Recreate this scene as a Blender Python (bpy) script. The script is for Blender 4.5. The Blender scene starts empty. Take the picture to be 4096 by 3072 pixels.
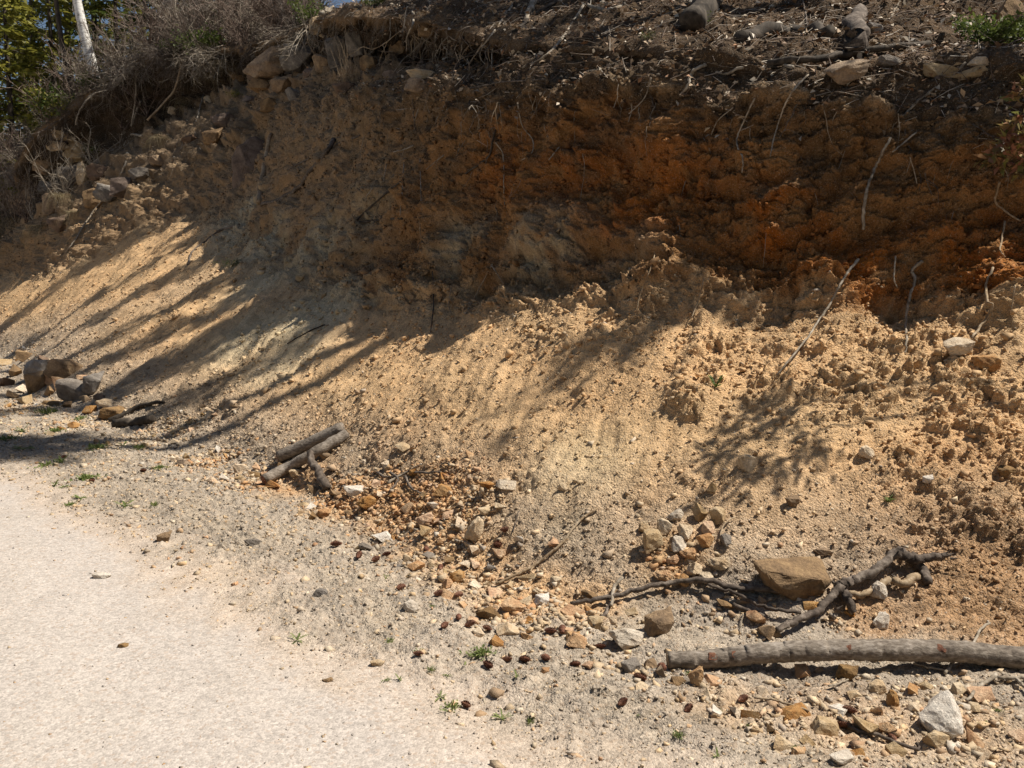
import bpy, bmesh, math, random
import numpy as np
from mathutils import Vector, Matrix, Euler

C = bpy.context.scene.collection
random.seed(7)
rng = np.random.default_rng(7)
R = math.radians

# ------------------------------------------------------------------ camera, light, exposure
CAM_H, PITCH, FPX = 1.6, R(7.0), 3413.0            # FPX: focal length in pixels of the 4096 px wide photograph
cam_d = bpy.data.cameras.new('camera')
cam_d.sensor_width = 36.0
cam_d.lens = 36.0 * FPX / 4096.0
cam_d.clip_start, cam_d.clip_end = 0.05, 2000
cam = bpy.data.objects.new('camera', cam_d)
C.objects.link(cam)
cam.location = (0, 0, CAM_H)
cam.rotation_euler = (math.pi / 2 - PITCH, 0, 0)
bpy.context.scene.camera = cam

SUN_AZ, SUN_EL = R(87), R(59)                       # azimuth from the viewing axis (+Y) towards +X
SUN = np.array([math.cos(SUN_EL) * math.sin(SUN_AZ), math.cos(SUN_EL) * math.cos(SUN_AZ), math.sin(SUN_EL)])
world = bpy.data.worlds.new('World')
bpy.context.scene.world = world
world.use_nodes = True
wn = world.node_tree
sky = wn.nodes.new('ShaderNodeTexSky')
sky.sky_type = 'NISHITA'
sky.sun_disc = False
sky.sun_elevation = SUN_EL
sky.sun_rotation = SUN_AZ
wn.links.new(sky.outputs[0], wn.nodes['Background'].inputs[0])
wn.nodes['Background'].inputs[1].default_value = 0.05
sl = bpy.data.lights.new('sun', 'SUN')
sl.energy, sl.angle, sl.color = 5.0, R(0.53), (1.0, 0.94, 0.84)
so = bpy.data.objects.new('sun', sl)
C.objects.link(so)
so.location = (30, 12, 40)
so.rotation_euler = Vector(-SUN).to_track_quat('-Z', 'Y').to_euler()
vs = bpy.context.scene.view_settings
vs.view_transform, vs.look, vs.gamma, vs.exposure = 'Standard', 'None', 1.0, 0.48
bpy.context.scene.cycles.max_bounces = 5

# ------------------------------------------------------------------ helpers: camera rays, noise, meshes
CP, SP = math.cos(PITCH), math.sin(PITCH)

def ray(px, py):
    x, y = (px - 2048) / FPX, -(py - 1536) / FPX
    d = np.array([x, CP + y * SP, -SP + y * CP])
    return d / np.linalg.norm(d)

def project(P):
    v = P - np.array([0, 0, CAM_H])
    z = v[..., 1] * CP - v[..., 2] * SP
    u = v[..., 1] * SP + v[..., 2] * CP
    zz = np.where(z > 0.05, z, 1e9)
    return 2048 + FPX * v[..., 0] / zz, 1536 - FPX * u / zz, z

def hsh(ix, iy, seed):
    h = (ix.astype(np.int64) * 374761393 + iy.astype(np.int64) * 668265263 + seed * 1274126177) & 0x7fffffff
    h = ((h ^ (h >> 13)) * 1274126177) & 0x7fffffff
    h = ((h ^ (h >> 15)) * 2246822519) & 0x7fffffff
    return ((h ^ (h >> 16)) & 0xffffff).astype(np.float32) / np.float32(0x1000000)

def gnoise(x, y, seed=0):
    ix, iy = np.floor(x), np.floor(y)
    fx, fy = (x - ix).astype(np.float32), (y - iy).astype(np.float32)
    ix, iy = ix.astype(np.int64), iy.astype(np.int64)
    def g(ox, oy):
        a = hsh(ix + ox, iy + oy, seed) * np.float32(2 * math.pi)
        return np.cos(a) * (fx - ox) + np.sin(a) * (fy - oy)
    ux, uy = fx * fx * fx * (fx * (fx * 6 - 15) + 10), fy * fy * fy * (fy * (fy * 6 - 15) + 10)
    a, b, c, d = g(0, 0), g(1, 0), g(0, 1), g(1, 1)
    return ((a + (b - a) * ux) * (1 - uy) + (c + (d - c) * ux) * uy) * 1.5

def fbm(x, y, o=4, seed=0, gain=0.5):
    r, amp = 0, 1.0
    for k in range(o):
        r = r + amp * gnoise(x * 2 ** k + 17.3 * k, y * 2 ** k - 9.1 * k, seed + k)
        amp *= gain
    return r

def clods(x, y, seed=0, keep=0.7):
    """domes scattered over the unit grid: height 0..1, each cell's dome with its own size and chance"""
    ix, iy = np.floor(x).astype(np.int64), np.floor(y).astype(np.int64)
    out = np.zeros(x.shape, np.float32)
    for ox in (-1, 0, 1):
        for oy in (-1, 0, 1):
            cx, cy = ix + ox, iy + oy
            k = hsh(cx, cy, seed + 3)
            r = 0.3 + 0.45 * hsh(cx, cy, seed + 2)
            ang = hsh(cx, cy, seed + 4) * 3.14
            dx = x - (cx + hsh(cx, cy, seed))
            dy = y - (cy + hsh(cx, cy, seed + 1))
            u = (dx * np.cos(ang) + dy * np.sin(ang)) / r
            v = (-dx * np.sin(ang) + dy * np.cos(ang)) / (r * 0.7)
            q = 1 - np.maximum(np.abs(u) ** 2.4 + np.abs(v) ** 2.4, 0)
            out = np.maximum(out, np.where(k < keep, np.sqrt(np.maximum(q, 0)) * r * 1.4, 0))
    return out

def blocks(x, y, seed=0, tilt=.5):
    """a broken surface: every cell is a tilted block of its own height; also the gap to the next block"""
    wx, wy = x + .25 * gnoise(x * 1.7, y * 1.7, seed + 11), y + .25 * gnoise(x * 1.7 + 5, y * 1.7, seed + 12)
    ix, iy = np.floor(wx).astype(np.int64), np.floor(wy).astype(np.int64)
    f1 = np.full(x.shape, 9., np.float32); f2 = f1.copy(); h = np.zeros(x.shape, np.float32)
    for ox in (-1, 0, 1):
        for oy in (-1, 0, 1):
            cx, cy = ix + ox, iy + oy
            dx = (wx - (cx + .1 + .8 * hsh(cx, cy, seed))).astype(np.float32); dy = (wy - (cy + .1 + .8 * hsh(cx, cy, seed + 1))).astype(np.float32)
            d = np.sqrt(dx * dx + dy * dy); near = d < f1
            f2 = np.where(near, f1, np.minimum(f2, d))
            hc = hsh(cx, cy, seed + 2) - .5 + tilt * (dx * (hsh(cx, cy, seed + 5) - .5) + dy * (hsh(cx, cy, seed + 6) - .3)) * 2
            h = np.where(near, hc, h); f1 = np.where(near, d, f1)
    return h, f2 - f1

def sstep(a, b, x):
    t = np.clip((x - a) / (b - a), 0, 1)
    return t * t * (3 - 2 * t)

def np_mesh(name, V, F, attrs=None, smooth=True):
    """V (n,3), F (m,k) int with fixed k"""
    me = bpy.data.meshes.new(name)
    V = np.ascontiguousarray(V, np.float32); F = np.ascontiguousarray(F, np.int32)
    me.vertices.add(len(V)); me.vertices.foreach_set('co', V.ravel())
    k = F.shape[1]
    me.loops.add(F.size); me.loops.foreach_set('vertex_index', F.ravel())
    me.polygons.add(len(F)); me.polygons.foreach_set('loop_start', np.arange(0, F.size, k, dtype=np.int32))
    me.update(calc_edges=True)
    if smooth:
        me.polygons.foreach_set('use_smooth', np.ones(len(F), bool))
    for an, arr in (attrs or {}).items():
        if arr.ndim == 2:
            a = me.attributes.new(an, 'FLOAT_COLOR', 'POINT')
            a.data.foreach_set('color', np.concatenate([arr, np.ones((len(arr), 1))], 1).astype(np.float32).ravel())
        else:
            a = me.attributes.new(an, 'FLOAT', 'POINT')
            a.data.foreach_set('value', arr.astype(np.float32).ravel())
    return me

def link(name, me, mat=None, parent=None):
    o = bpy.data.objects.new(name, me)
    C.objects.link(o)
    if mat is not None and me is not None:
        if len(me.materials) == 0:
            me.materials.append(mat)
        elif me.materials[0] is not mat:
            o.material_slots[0].link = 'OBJECT'; o.material_slots[0].material = mat
    if parent is not None:
        o.parent = parent
    return o

used_labels = set()
def tag(o, label, cat, group=None, kind=None):
    o['label'] = label; o['category'] = cat
    if group: o['group'] = group
    if kind: o['kind'] = kind
    used_labels.add(label)
    return o

class MB:
    """collects tubes, blades and polygons into one mesh of quads and triangles"""
    def __init__(self):
        self.v, self.f, self.n = [], [], 0
    def add(self, V, F):
        self.v.append(np.asarray(V, float)); self.f += [tuple(i + self.n for i in f) for f in F]; self.n += len(V)
    def tube(self, pts, rad, sides=6, cap=True, wob=0.0):
        pts = np.asarray(pts, float); n = len(pts)
        rad = np.full(n, rad) if np.isscalar(rad) else np.asarray(rad, float)
        T = np.gradient(pts, axis=0); T /= np.linalg.norm(T, axis=1)[:, None] + 1e-9
        up = np.array([0.13, 0.21, 0.97])
        if abs(T[0] @ up) > 0.9: up = np.array([0.95, 0.2, 0.1])
        A = np.cross(T, up); A /= np.linalg.norm(A, axis=1)[:, None] + 1e-9
        B = np.cross(T, A)
        th = np.arange(sides) * 2 * math.pi / sides
        r = rad[:, None] * (1 + (wob * rng.normal(size=(n, sides)) if wob else 0))
        V = pts[:, None] + (A[:, None] * np.cos(th)[None, :, None] + B[:, None] * np.sin(th)[None, :, None]) * np.broadcast_to(r, (n, sides))[..., None]
        F = [(i * sides + j, i * sides + (j + 1) % sides, (i + 1) * sides + (j + 1) % sides, (i + 1) * sides + j)
             for i in range(n - 1) for j in range(sides)]
        if cap and sides > 3:
            F += [tuple(range(sides))[::-1], tuple((n - 1) * sides + j for j in range(sides))]
        self.add(V.reshape(-1, 3), F)
    def leaf(self, p, d, n, L, W, bend=0.25):
        d = np.asarray(d, float); d = d / (np.linalg.norm(d) + 1e-9)
        s = np.cross(d, n); s /= np.linalg.norm(s) + 1e-9
        n = np.cross(s, d)
        p = np.asarray(p, float)
        m = p + d * L * .5 + n * L * bend * .5
        self.add([p, m - s * W * .5 + n * W * .15, m + s * W * .5 + n * W * .15, p + d * L], [(0, 1, 3), (0, 3, 2)])
    def mesh(self, name, smooth=True):
        me = bpy.data.meshes.new(name)
        me.from_pydata(np.concatenate(self.v).tolist(), [], self.f)
        if smooth:
            me.polygons.foreach_set('use_smooth', np.ones(len(me.polygons), bool))
        return me

def smooth_path(pts, per=6, jit=0.0):
    """Catmull-Rom through the points"""
    P = np.asarray(pts, float)
    if len(P) == 2: P = np.array([P[0], P[0] * .5 + P[1] * .5, P[1]])
    Q = np.concatenate([[2 * P[0] - P[1]], P, [2 * P[-1] - P[-2]]])
    out = []
    for i in range(1, len(Q) - 2):
        for t in np.arange(per) / per:
            out.append(.5 * (2 * Q[i] + (Q[i + 1] - Q[i - 1]) * t + (2 * Q[i - 1] - 5 * Q[i] + 4 * Q[i + 1] - Q[i + 2]) * t * t
                             + (-Q[i - 1] + 3 * Q[i] - 3 * Q[i + 1] + Q[i + 2]) * t ** 3))
    out.append(P[-1])
    out = np.array(out)
    if jit: out[1:-1] += rng.normal(size=(len(out) - 2, 3)) * jit
    return out

# ------------------------------------------------------------------ materials
def new_mat(name, rough=0.95):
    m = bpy.data.materials.new(name); m.use_nodes = True
    b = m.node_tree.nodes['Principled BSDF']
    b.inputs['Roughness'].default_value = rough
    b.inputs['Specular IOR Level'].default_value = 0.25
    return m, m.node_tree, b

def nd(nt, t, **kw):
    n = nt.nodes.new(t)
    for k, v in kw.items():
        if k in n.inputs.keys(): n.inputs[k].default_value = v
        else: setattr(n, k, v)
    return n

def math_n(nt, op, a, b=None):
    n = nd(nt, 'ShaderNodeMath', operation=op)
    for i, x in enumerate((a, b)):
        if x is None: continue
        if isinstance(x, (int, float)): n.inputs[i].default_value = x
        else: nt.links.new(x, n.inputs[i])
    return n.outputs[0]

def mixc(nt, fac, a, b, mode='MIX'):
    n = nd(nt, 'ShaderNodeMix', data_type='RGBA', blend_type=mode)
    for i, x in ((0, fac), (6, a), (7, b)):
        if isinstance(x, (int, float)): n.inputs[i].default_value = x
        elif isinstance(x, tuple): n.inputs[i].default_value = (*x, 1)
        else: nt.links.new(x, n.inputs[i])
    return n.outputs[2]

def ramp(nt, src, stops):
    r = nd(nt, 'ShaderNodeValToRGB')
    el = r.color_ramp.elements
    while len(el) < len(stops): el.new(0.5)
    for e, (p, c) in zip(el, stops):
        e.position = p; e.color = (*c, 1)
    nt.links.new(src, r.inputs[0])
    return r.outputs[0]

def coords(nt, kind='Object'):
    return nd(nt, 'ShaderNodeTexCoord').outputs[kind]

def ground_material():
    m, nt, b = new_mat('earth', 1.0)
    b.inputs['Specular IOR Level'].default_value = 0.08
    co = coords(nt)
    alb = nd(nt, 'ShaderNodeAttribute', attribute_name='albedo').outputs['Color']
    grit = nd(nt, 'ShaderNodeAttribute', attribute_name='grit').outputs['Fac']
    v1 = nd(nt, 'ShaderNodeTexVoronoi', Scale=75.0); nt.links.new(co, v1.inputs['Vector'])
    v2 = nd(nt, 'ShaderNodeTexVoronoi', Scale=170.0); nt.links.new(co, v2.inputs['Vector'])
    n1 = nd(nt, 'ShaderNodeTexNoise', Scale=5.0, Detail=8.0, Roughness=0.65); nt.links.new(co, n1.inputs['Vector'])
    n2 = nd(nt, 'ShaderNodeTexNoise', Scale=140.0, Detail=3.0, Roughness=0.7); nt.links.new(co, n2.inputs['Vector'])
    sep = nd(nt, 'ShaderNodeSeparateColor'); nt.links.new(v1.outputs['Color'], sep.inputs[0])
    sep2 = nd(nt, 'ShaderNodeSeparateColor'); nt.links.new(v2.outputs['Color'], sep2.inputs[0])
    f = math_n(nt, 'MULTIPLY_ADD', sep.outputs[0], 0.34); f.node.inputs[2].default_value = 0.83
    f2 = math_n(nt, 'MULTIPLY_ADD', sep2.outputs[1], 0.36); f2.node.inputs[2].default_value = 0.82
    f3 = math_n(nt, 'MULTIPLY_ADD', math_n(nt, 'MULTIPLY', math_n(nt, 'SUBTRACT', n1.outputs[0], 0.5), grit), 1.1); f3.node.inputs[2].default_value = 1.0
    k = math_n(nt, 'MULTIPLY', math_n(nt, 'MULTIPLY', f, f2), f3)
    comb = nd(nt, 'ShaderNodeCombineColor')
    for i in range(3): nt.links.new(k, comb.inputs[i])
    col = mixc(nt, 1.0, alb, comb.outputs[0], 'MULTIPLY')
    # a few pale and a few rusty grains
    pale = math_n(nt, 'GREATER_THAN', sep2.outputs[2], 0.93)
    col = mixc(nt, math_n(nt, 'MULTIPLY', pale, 0.45), col, mixc(nt, 0.5, alb, (0.62, 0.56, 0.47)))
    rust = math_n(nt, 'GREATER_THAN', sep.outputs[2], 0.9)
    col = mixc(nt, math_n(nt, 'MULTIPLY', rust, 0.3), col, mixc(nt, 0.6, alb, (0.30, 0.16, 0.07)))
    nt.links.new(col, b.inputs['Base Color'])
    h = math_n(nt, 'ADD', math_n(nt, 'MULTIPLY', v1.outputs['Distance'], -0.9),
               math_n(nt, 'ADD', math_n(nt, 'MULTIPLY', v2.outputs['Distance'], -0.45), math_n(nt, 'MULTIPLY', n2.outputs[0], 0.7)))
    bp = nd(nt, 'ShaderNodeBump', Distance=0.012)
    nt.links.new(grit, bp.inputs['Strength']); nt.links.new(h, bp.inputs['Height'])
    nt.links.new(bp.outputs[0], b.inputs['Normal'])
    return m

def attr_material(name, rough=0.95, bump=90.0, strength=0.4, trans=False):
    m, nt, b = new_mat(name, rough)
    alb = nd(nt, 'ShaderNodeAttribute', attribute_name='albedo').outputs['Color']
    co = coords(nt)
    n = nd(nt, 'ShaderNodeTexNoise', Scale=bump, Detail=4.0); nt.links.new(co, n.inputs['Vector'])
    k = ramp(nt, n.outputs[0], [(0.25, (0.7, 0.7, 0.7)), (0.75, (1.2, 1.2, 1.2))])
    nt.links.new(mixc(nt, 1.0, alb, k, 'MULTIPLY'), b.inputs['Base Color'])
    bp = nd(nt, 'ShaderNodeBump', Distance=0.004, Strength=strength)
    nt.links.new(n.outputs[0], bp.inputs['Height']); nt.links.new(bp.outputs[0], b.inputs['Normal'])
    return m

def stone_material(name, c1, c2, c3, scale=9.0, vary=0.25):
    m, nt, b = new_mat(name, 0.9)
    co = coords(nt)
    rnd = nd(nt, 'ShaderNodeObjectInfo').outputs['Random']
    off = nd(nt, 'ShaderNodeCombineXYZ')
    for i, k in enumerate((31.0, 57.0, 83.0)): nt.links.new(math_n(nt, 'MULTIPLY', rnd, k), off.inputs[i])
    va = nd(nt, 'ShaderNodeVectorMath', operation='ADD')
    geo = nd(nt, 'ShaderNodeNewGeometry').outputs['Position']
    nt.links.new(geo, va.inputs[0]); nt.links.new(off.outputs[0], va.inputs[1])
    n1 = nd(nt, 'ShaderNodeTexNoise', Scale=scale, Detail=9.0, Roughness=0.72); nt.links.new(va.outputs[0], n1.inputs['Vector'])
    n2 = nd(nt, 'ShaderNodeTexNoise', Scale=scale * 9, Detail=5.0, Roughness=0.7); nt.links.new(va.outputs[0], n2.inputs['Vector'])
    col = ramp(nt, n1.outputs[0], [(0.33, c1), (0.52, c2), (0.7, c3)])
    k = ramp(nt, n2.outputs[0], [(0.3, (0.72, 0.72, 0.72)), (0.7, (1.18, 1.18, 1.18))])
    col = mixc(nt, 1.0, col, k, 'MULTIPLY')
    hv = nd(nt, 'ShaderNodeHueSaturation')
    f = math_n(nt, 'MULTIPLY_ADD', rnd, vary * 2); f.node.inputs[2].default_value = 1 - vary
    nt.links.new(f, hv.inputs['Value'])
    f = math_n(nt, 'MULTIPLY_ADD', rnd, -0.4); f.node.inputs[2].default_value = 1.15
    nt.links.new(f, hv.inputs['Saturation']); nt.links.new(col, hv.inputs['Color'])
    nt.links.new(hv.outputs[0], b.inputs['Base Color'])
    bp = nd(nt, 'ShaderNodeBump', Distance=0.012, Strength=0.9)
    nt.links.new(math_n(nt, 'ADD', n2.outputs[0], math_n(nt, 'MULTIPLY', n1.outputs[0], 2.0)), bp.inputs['Height'])
    nt.links.new(bp.outputs[0], b.inputs['Normal'])
    return m

def bark_material(name, c1, c2, c3, scale=(40, 40, 40), bump=0.6, rough=0.9):
    m, nt, b = new_mat(name, rough)
    geo = nd(nt, 'ShaderNodeNewGeometry').outputs['Position']
    mp = nd(nt, 'ShaderNodeMapping'); mp.inputs['Scale'].default_value = scale
    nt.links.new(geo, mp.inputs['Vector'])
    n1 = nd(nt, 'ShaderNodeTexNoise', Scale=1.0, Detail=7.0, Roughness=0.65); nt.links.new(mp.outputs[0], n1.inputs['Vector'])
    n2 = nd(nt, 'ShaderNodeTexNoise', Scale=6.0, Detail=3.0); nt.links.new(geo, n2.inputs['Vector'])
    f = math_n(nt, 'ADD', math_n(nt, 'MULTIPLY', n1.outputs[0], 0.65), math_n(nt, 'MULTIPLY', n2.outputs[0], 0.35))
    nt.links.new(ramp(nt, f, [(0.36, c1), (0.5, c2), (0.64, c3)]), b.inputs['Base Color'])
    bp = nd(nt, 'ShaderNodeBump', Distance=0.011, Strength=bump)
    nt.links.new(n1.outputs[0], bp.inputs['Height']); nt.links.new(bp.outputs[0], b.inputs['Normal'])
    return m

def leaf_material(name, c1, c2, rough=0.55, trans=0.35):
    m, nt, b = new_mat(name, rough)
    geo = nd(nt, 'ShaderNodeNewGeometry')
    n = nd(nt, 'ShaderNodeTexNoise', Scale=2.2, Detail=4.0); nt.links.new(geo.outputs['Position'], n.inputs['Vector'])
    f = math_n(nt, 'ADD', math_n(nt, 'MULTIPLY', n.outputs[0], 0.6), math_n(nt, 'MULTIPLY', geo.outputs['Random Per Island'], 0.4))
    col = ramp(nt, f, [(0.3, c1), (0.7, c2)])
    nt.links.new(col, b.inputs['Base Color'])
    tr = nd(nt, 'ShaderNodeBsdfTranslucent'); nt.links.new(col, tr.inputs[0])
    mx = nd(nt, 'ShaderNodeMixShader'); mx.inputs[0].default_value = trans
    nt.links.new(b.outputs[0], mx.inputs[1]); nt.links.new(tr.outputs[0], mx.inputs[2])
    nt.links.new(mx.outputs[0], nt.nodes['Material Output'].inputs[0])
    return m

M_EARTH = ground_material()
M_GRAVEL = attr_material('gravel', 0.92, 220.0, 0.5)
M_LITTER = attr_material('dead_leaf', 0.75, 60.0, 0.2)
S = {
    'orange': stone_material('orange_stone', (0.34, 0.155, 0.06), (0.53, 0.31, 0.145), (0.64, 0.46, 0.27), 11),
    'cream': stone_material('cream_stone', (0.42, 0.27, 0.13), (0.56, 0.42, 0.26), (0.64, 0.52, 0.37), 9),
    'white': stone_material('white_stone', (0.46, 0.37, 0.28), (0.62, 0.54, 0.44), (0.70, 0.63, 0.54), 8, 0.10),
    'grey': stone_material('grey_stone', (0.13, 0.105, 0.085), (0.235, 0.20, 0.165), (0.33, 0.285, 0.24), 9, 0.18),
    'umber': stone_material('umber_stone', (0.085, 0.055, 0.036), (0.17, 0.11, 0.072), (0.26, 0.18, 0.12), 6, 0.12),
    'slate': stone_material('slate_stone', (0.095, 0.08, 0.066), (0.18, 0.152, 0.122), (0.32, 0.275, 0.22), 7, 0.12),
    'brown': stone_material('brown_stone', (0.13, 0.085, 0.05), (0.28, 0.18, 0.095), (0.42, 0.28, 0.14), 7, 0.15),
}
B_GREY = bark_material('grey_bark', (0.075, 0.058, 0.045), (0.20, 0.165, 0.13), (0.36, 0.31, 0.26), (30, 70, 70))
B_DEAD = bark_material('dead_wood', (0.035, 0.026, 0.02), (0.11, 0.085, 0.066), (0.25, 0.205, 0.165), (30, 30, 30))
B_DARK = bark_material('dark_bark', (0.02, 0.016, 0.012), (0.06, 0.047, 0.035), (0.12, 0.095, 0.07), (20, 20, 8))
B_PALE = bark_material('bleached_wood', (0.12, 0.09, 0.06), (0.29, 0.24, 0.18), (0.46, 0.41, 0.34), (30, 30, 30), 0.3)
B_ROOT = bark_material('root_bark', (0.14, 0.09, 0.05), (0.30, 0.215, 0.13), (0.46, 0.37, 0.26), (50, 50, 20), 0.4)
B_TWIG = bark_material('twig_bark', (0.06, 0.045, 0.035), (0.17, 0.135, 0.108), (0.33, 0.285, 0.24), (9, 9, 9), 0.2)
B_RED = bark_material('red_twig', (0.065, 0.042, 0.032), (0.15, 0.105, 0.08), (0.28, 0.22, 0.175), (9, 9, 9), 0.2)
B_KNOT = bark_material('knot_wood', (0.07, 0.03, 0.02), (0.19, 0.085, 0.05), (0.33, 0.18, 0.11), (60, 60, 60))
B_END = bark_material('cut_wood', (0.24, 0.15, 0.08), (0.42, 0.30, 0.18), (0.55, 0.43, 0.29), (90, 90, 90))
B_BIRCH = bark_material('white_birch_bark', (0.07, 0.06, 0.05), (0.66, 0.63, 0.58), (0.80, 0.78, 0.73), (7, 7, 34), 0.3)
B_CONE = bark_material('cone_scale', (0.08, 0.03, 0.018), (0.20, 0.09, 0.055), (0.36, 0.20, 0.13), (60, 60, 60))
L_CON = leaf_material('conifer_needles', (0.035, 0.055, 0.012), (0.105, 0.125, 0.025))
L_YEL = leaf_material('yellow_green_needles', (0.11, 0.12, 0.02), (0.31, 0.28, 0.05))
L_SHRUB = leaf_material('shrub_leaves', (0.045, 0.075, 0.016), (0.14, 0.17, 0.04))
L_WEED = leaf_material('weed_leaves', (0.12, 0.165, 0.045), (0.28, 0.32, 0.11))
L_GRASS = leaf_material('dry_grass', (0.20, 0.15, 0.075), (0.42, 0.34, 0.20))
L_RED = leaf_material('red_green_leaves', (0.20, 0.25, 0.06), (0.36, 0.17, 0.11), 0.38, 0.25)

# ------------------------------------------------------------------ terrain: profiles across the cutting
TH = R(27)
MV, NV = np.array([math.cos(TH), -math.sin(TH)]), np.array([math.sin(TH), math.cos(TH)])   # along (s) and across (t) the bank

def st2xy(s, t):
    return MV[0] * s + NV[0] * t, MV[1] * s + NV[1] * t

# stations surveyed along the bank: s, t, z of each break of slope
ST = {
    'toe': [(-45, 21.5, 0), (-18.9, 11.5, 0), (-16.0, 10.2, 0), (-11.39, 7.41, 0), (-7.77, 6.14, 0), (-5.59, 5.42, 0), (-3.57, 4.56, 0),
            (-2.36, 3.88, 0), (-1.66, 3.68, 0), (-1.14, 3.63, 0), (-0.72, 3.82, 0), (-0.22, 4.08, 0), (0.39, 4.28, 0), (12, 10, 0)],
    'tb': [(-45, 25, 1.9), (-20.06, 13.9, 1.75), (-18.04, 13.4, 2.05), (-16.75, 14.22, 2.86), (-14.62, 14.1, 3.17), (-10.84, 11.28, 2.27), (-7.34, 8.73, 1.62),
           (-5.08, 7.41, 1.41), (-3.38, 6.64, 1.44), (-2.41, 6.23, 1.54), (-1.55, 5.92, 1.49), (-0.73, 6.0, 1.45), (-0.14, 6.27, 1.43),
           (0.44, 6.41, 1.4), (0.97, 6.5, 1.38), (12, 12, 1.3)],
    'lip': [(-45, 25.8, 3.2), (-24, 15.7, 2.5), (-20.4, 15.0, 3.33), (-17.43, 14.86, 3.99), (-15.67, 15.18, 4.51), (-13.8, 14.8, 4.95), (-8.33, 10.59, 4.19),
            (-5.43, 8.48, 3.71), (-3.71, 7.55, 3.41), (-2.47, 6.9, 3.21), (-1.98, 6.66, 3.04), (-1.36, 6.47, 2.87), (-0.69, 6.54, 2.81),
            (-0.22, 6.73, 2.73), (0.39, 6.85, 2.57), (0.95, 6.9, 2.42), (12, 12.4, 2.2)],
    'b2': [(-45, 26.8, 4.2), (-23.8, 16.0, 3.2), (-21.7, 16.0, 4.25), (-20.4, 16.4, 5.0), (-17.9, 16.53, 5.71), (-16.2, 16.9, 6.4), (-10.43, 12.91, 5.28),
           (-6.62, 9.74, 4.34), (-4.28, 8.13, 3.8), (-2.85, 7.3, 3.49), (-1.43, 6.74, 3.16), (-0.56, 6.85, 3.07), (0.39, 7.19, 2.94), (12, 12.8, 2.8)],
    'l2': [(-45, 27.5, 5.4), (-25.5, 16.4, 4.4), (-24.17, 16.4, 5.5), (-22.77, 16.9, 6.5), (-21.75, 17.3, 7.1), (-20.3, 17.7, 7.9), (-16.61, 17.53, 7.54),
           (-11.53, 14.32, 6.75), (-7.21, 10.63, 5.28), (-4.39, 8.33, 4.09), (-2.88, 7.38, 3.62), (-1.44, 6.78, 3.24), (-0.57, 6.88, 3.15), (0.39, 7.23, 3.04), (12, 12.9, 2.9)],
}
STEP = 0.0021
sv = [-44.0]
while sv[-1] < 5.5:
    sv.append(sv[-1] + STEP * math.hypot(sv[-1] + 0.6, 4.3) * (1.0 if sv[-1] > -21 else 3.0))
sv = np.array(sv); NC = len(sv)

def station(name):
    a = np.array(ST[name]); q = np.linspace(-46, 13, 1200)
    ker = np.exp(-0.5 * (np.arange(-30, 31) / 8.0) ** 2); ker /= ker.sum()
    r = []
    for j in (1, 2):
        y = np.interp(q, a[:, 0], a[:, j])
        y = np.convolve(np.pad(y, 30, mode='edge'), ker, 'valid')
        r.append(np.interp(sv, q, y))
    return r
(T0, Z0), (TB, ZB), (TL, ZL), (T2, Z2), (T3, Z3) = [station(k) for k in ('toe', 'tb', 'lip', 'b2', 'l2')]
wig = lambda sc, seed, amp: amp * fbm(sv / sc, sv * 0 + 0.37, 3, seed)
TB = TB + wig(0.9, 5, 0.12); TL = TL + wig(0.6, 6, 0.16); ZL = ZL + wig(0.4, 8, 0.09)
TL = np.maximum(TL, TB + 0.12); T2 = np.maximum(T2 + wig(0.7, 9, 0.12), TL + 0.08); T3 = np.maximum(T3 + wig(0.7, 10, 0.1), T2 + 0.03)
slope = np.interp(sv, [-40, -24, -15, -6], [0.15, 0.28, 0.42, 0.55])
brk = [(T0 * 0 - 40, Z0), (T0 - 4.6, Z0), (T0 - 1.15, Z0), (T0, Z0 + 0.02), (TB, ZB), (TL, ZL), (T2, Z2), (T3, Z3),
       (T3 + 10, Z3 + 10 * slope), (T3 + 90, Z3 + 10 * slope + 80 * slope * 0.6)]
rows_n = [22, 110, 120, 230, 150, 60, 80, 150, 26]
tt, zz, sec = [], [], []
for k, n in enumerate(rows_n):
    for i in range(n):
        f = i / n
        g = f ** 1.5 if k == 7 else (1 - (1 - f) ** 2 if k in (0,) else (f * f if k == 8 else f))
        tt.append(brk[k][0] * (1 - g) + brk[k + 1][0] * g); zz.append(brk[k][1] * (1 - g) + brk[k + 1][1] * g); sec.append(k + g)
tt.append(brk[-1][0]); zz.append(brk[-1][1]); sec.append(9.0)
tt, zz, sec = np.array(tt), np.array(zz), np.array(sec); NR = len(sec)
ker = np.exp(-0.5 * (np.arange(-18, 19) / 7.0) ** 2); ker /= ker.sum()
def blur_rows(a, k0, k1):
    b = a.copy()
    for j, w in enumerate(ker):
        idx = np.clip(np.arange(NR) + j - 18, 0, NR - 1)
        b = b + (w * a[idx] if j else w * a[idx] - a)
    m = ((sec > k0) & (sec < k1))[:, None]
    return np.where(m, b, a)
tt, zz = blur_rows(tt, 2.2, 7.6), blur_rows(zz, 2.2, 7.6)
SC = np.broadcast_to(sec[:, None], (NR, NC))
SS = np.broadcast_to(sv[None], (NR, NC)).copy()
band = lambda a, b, w=0.15: sstep(a - w, a + w, SC) * (1 - sstep(b - w, b + w, SC))
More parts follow.
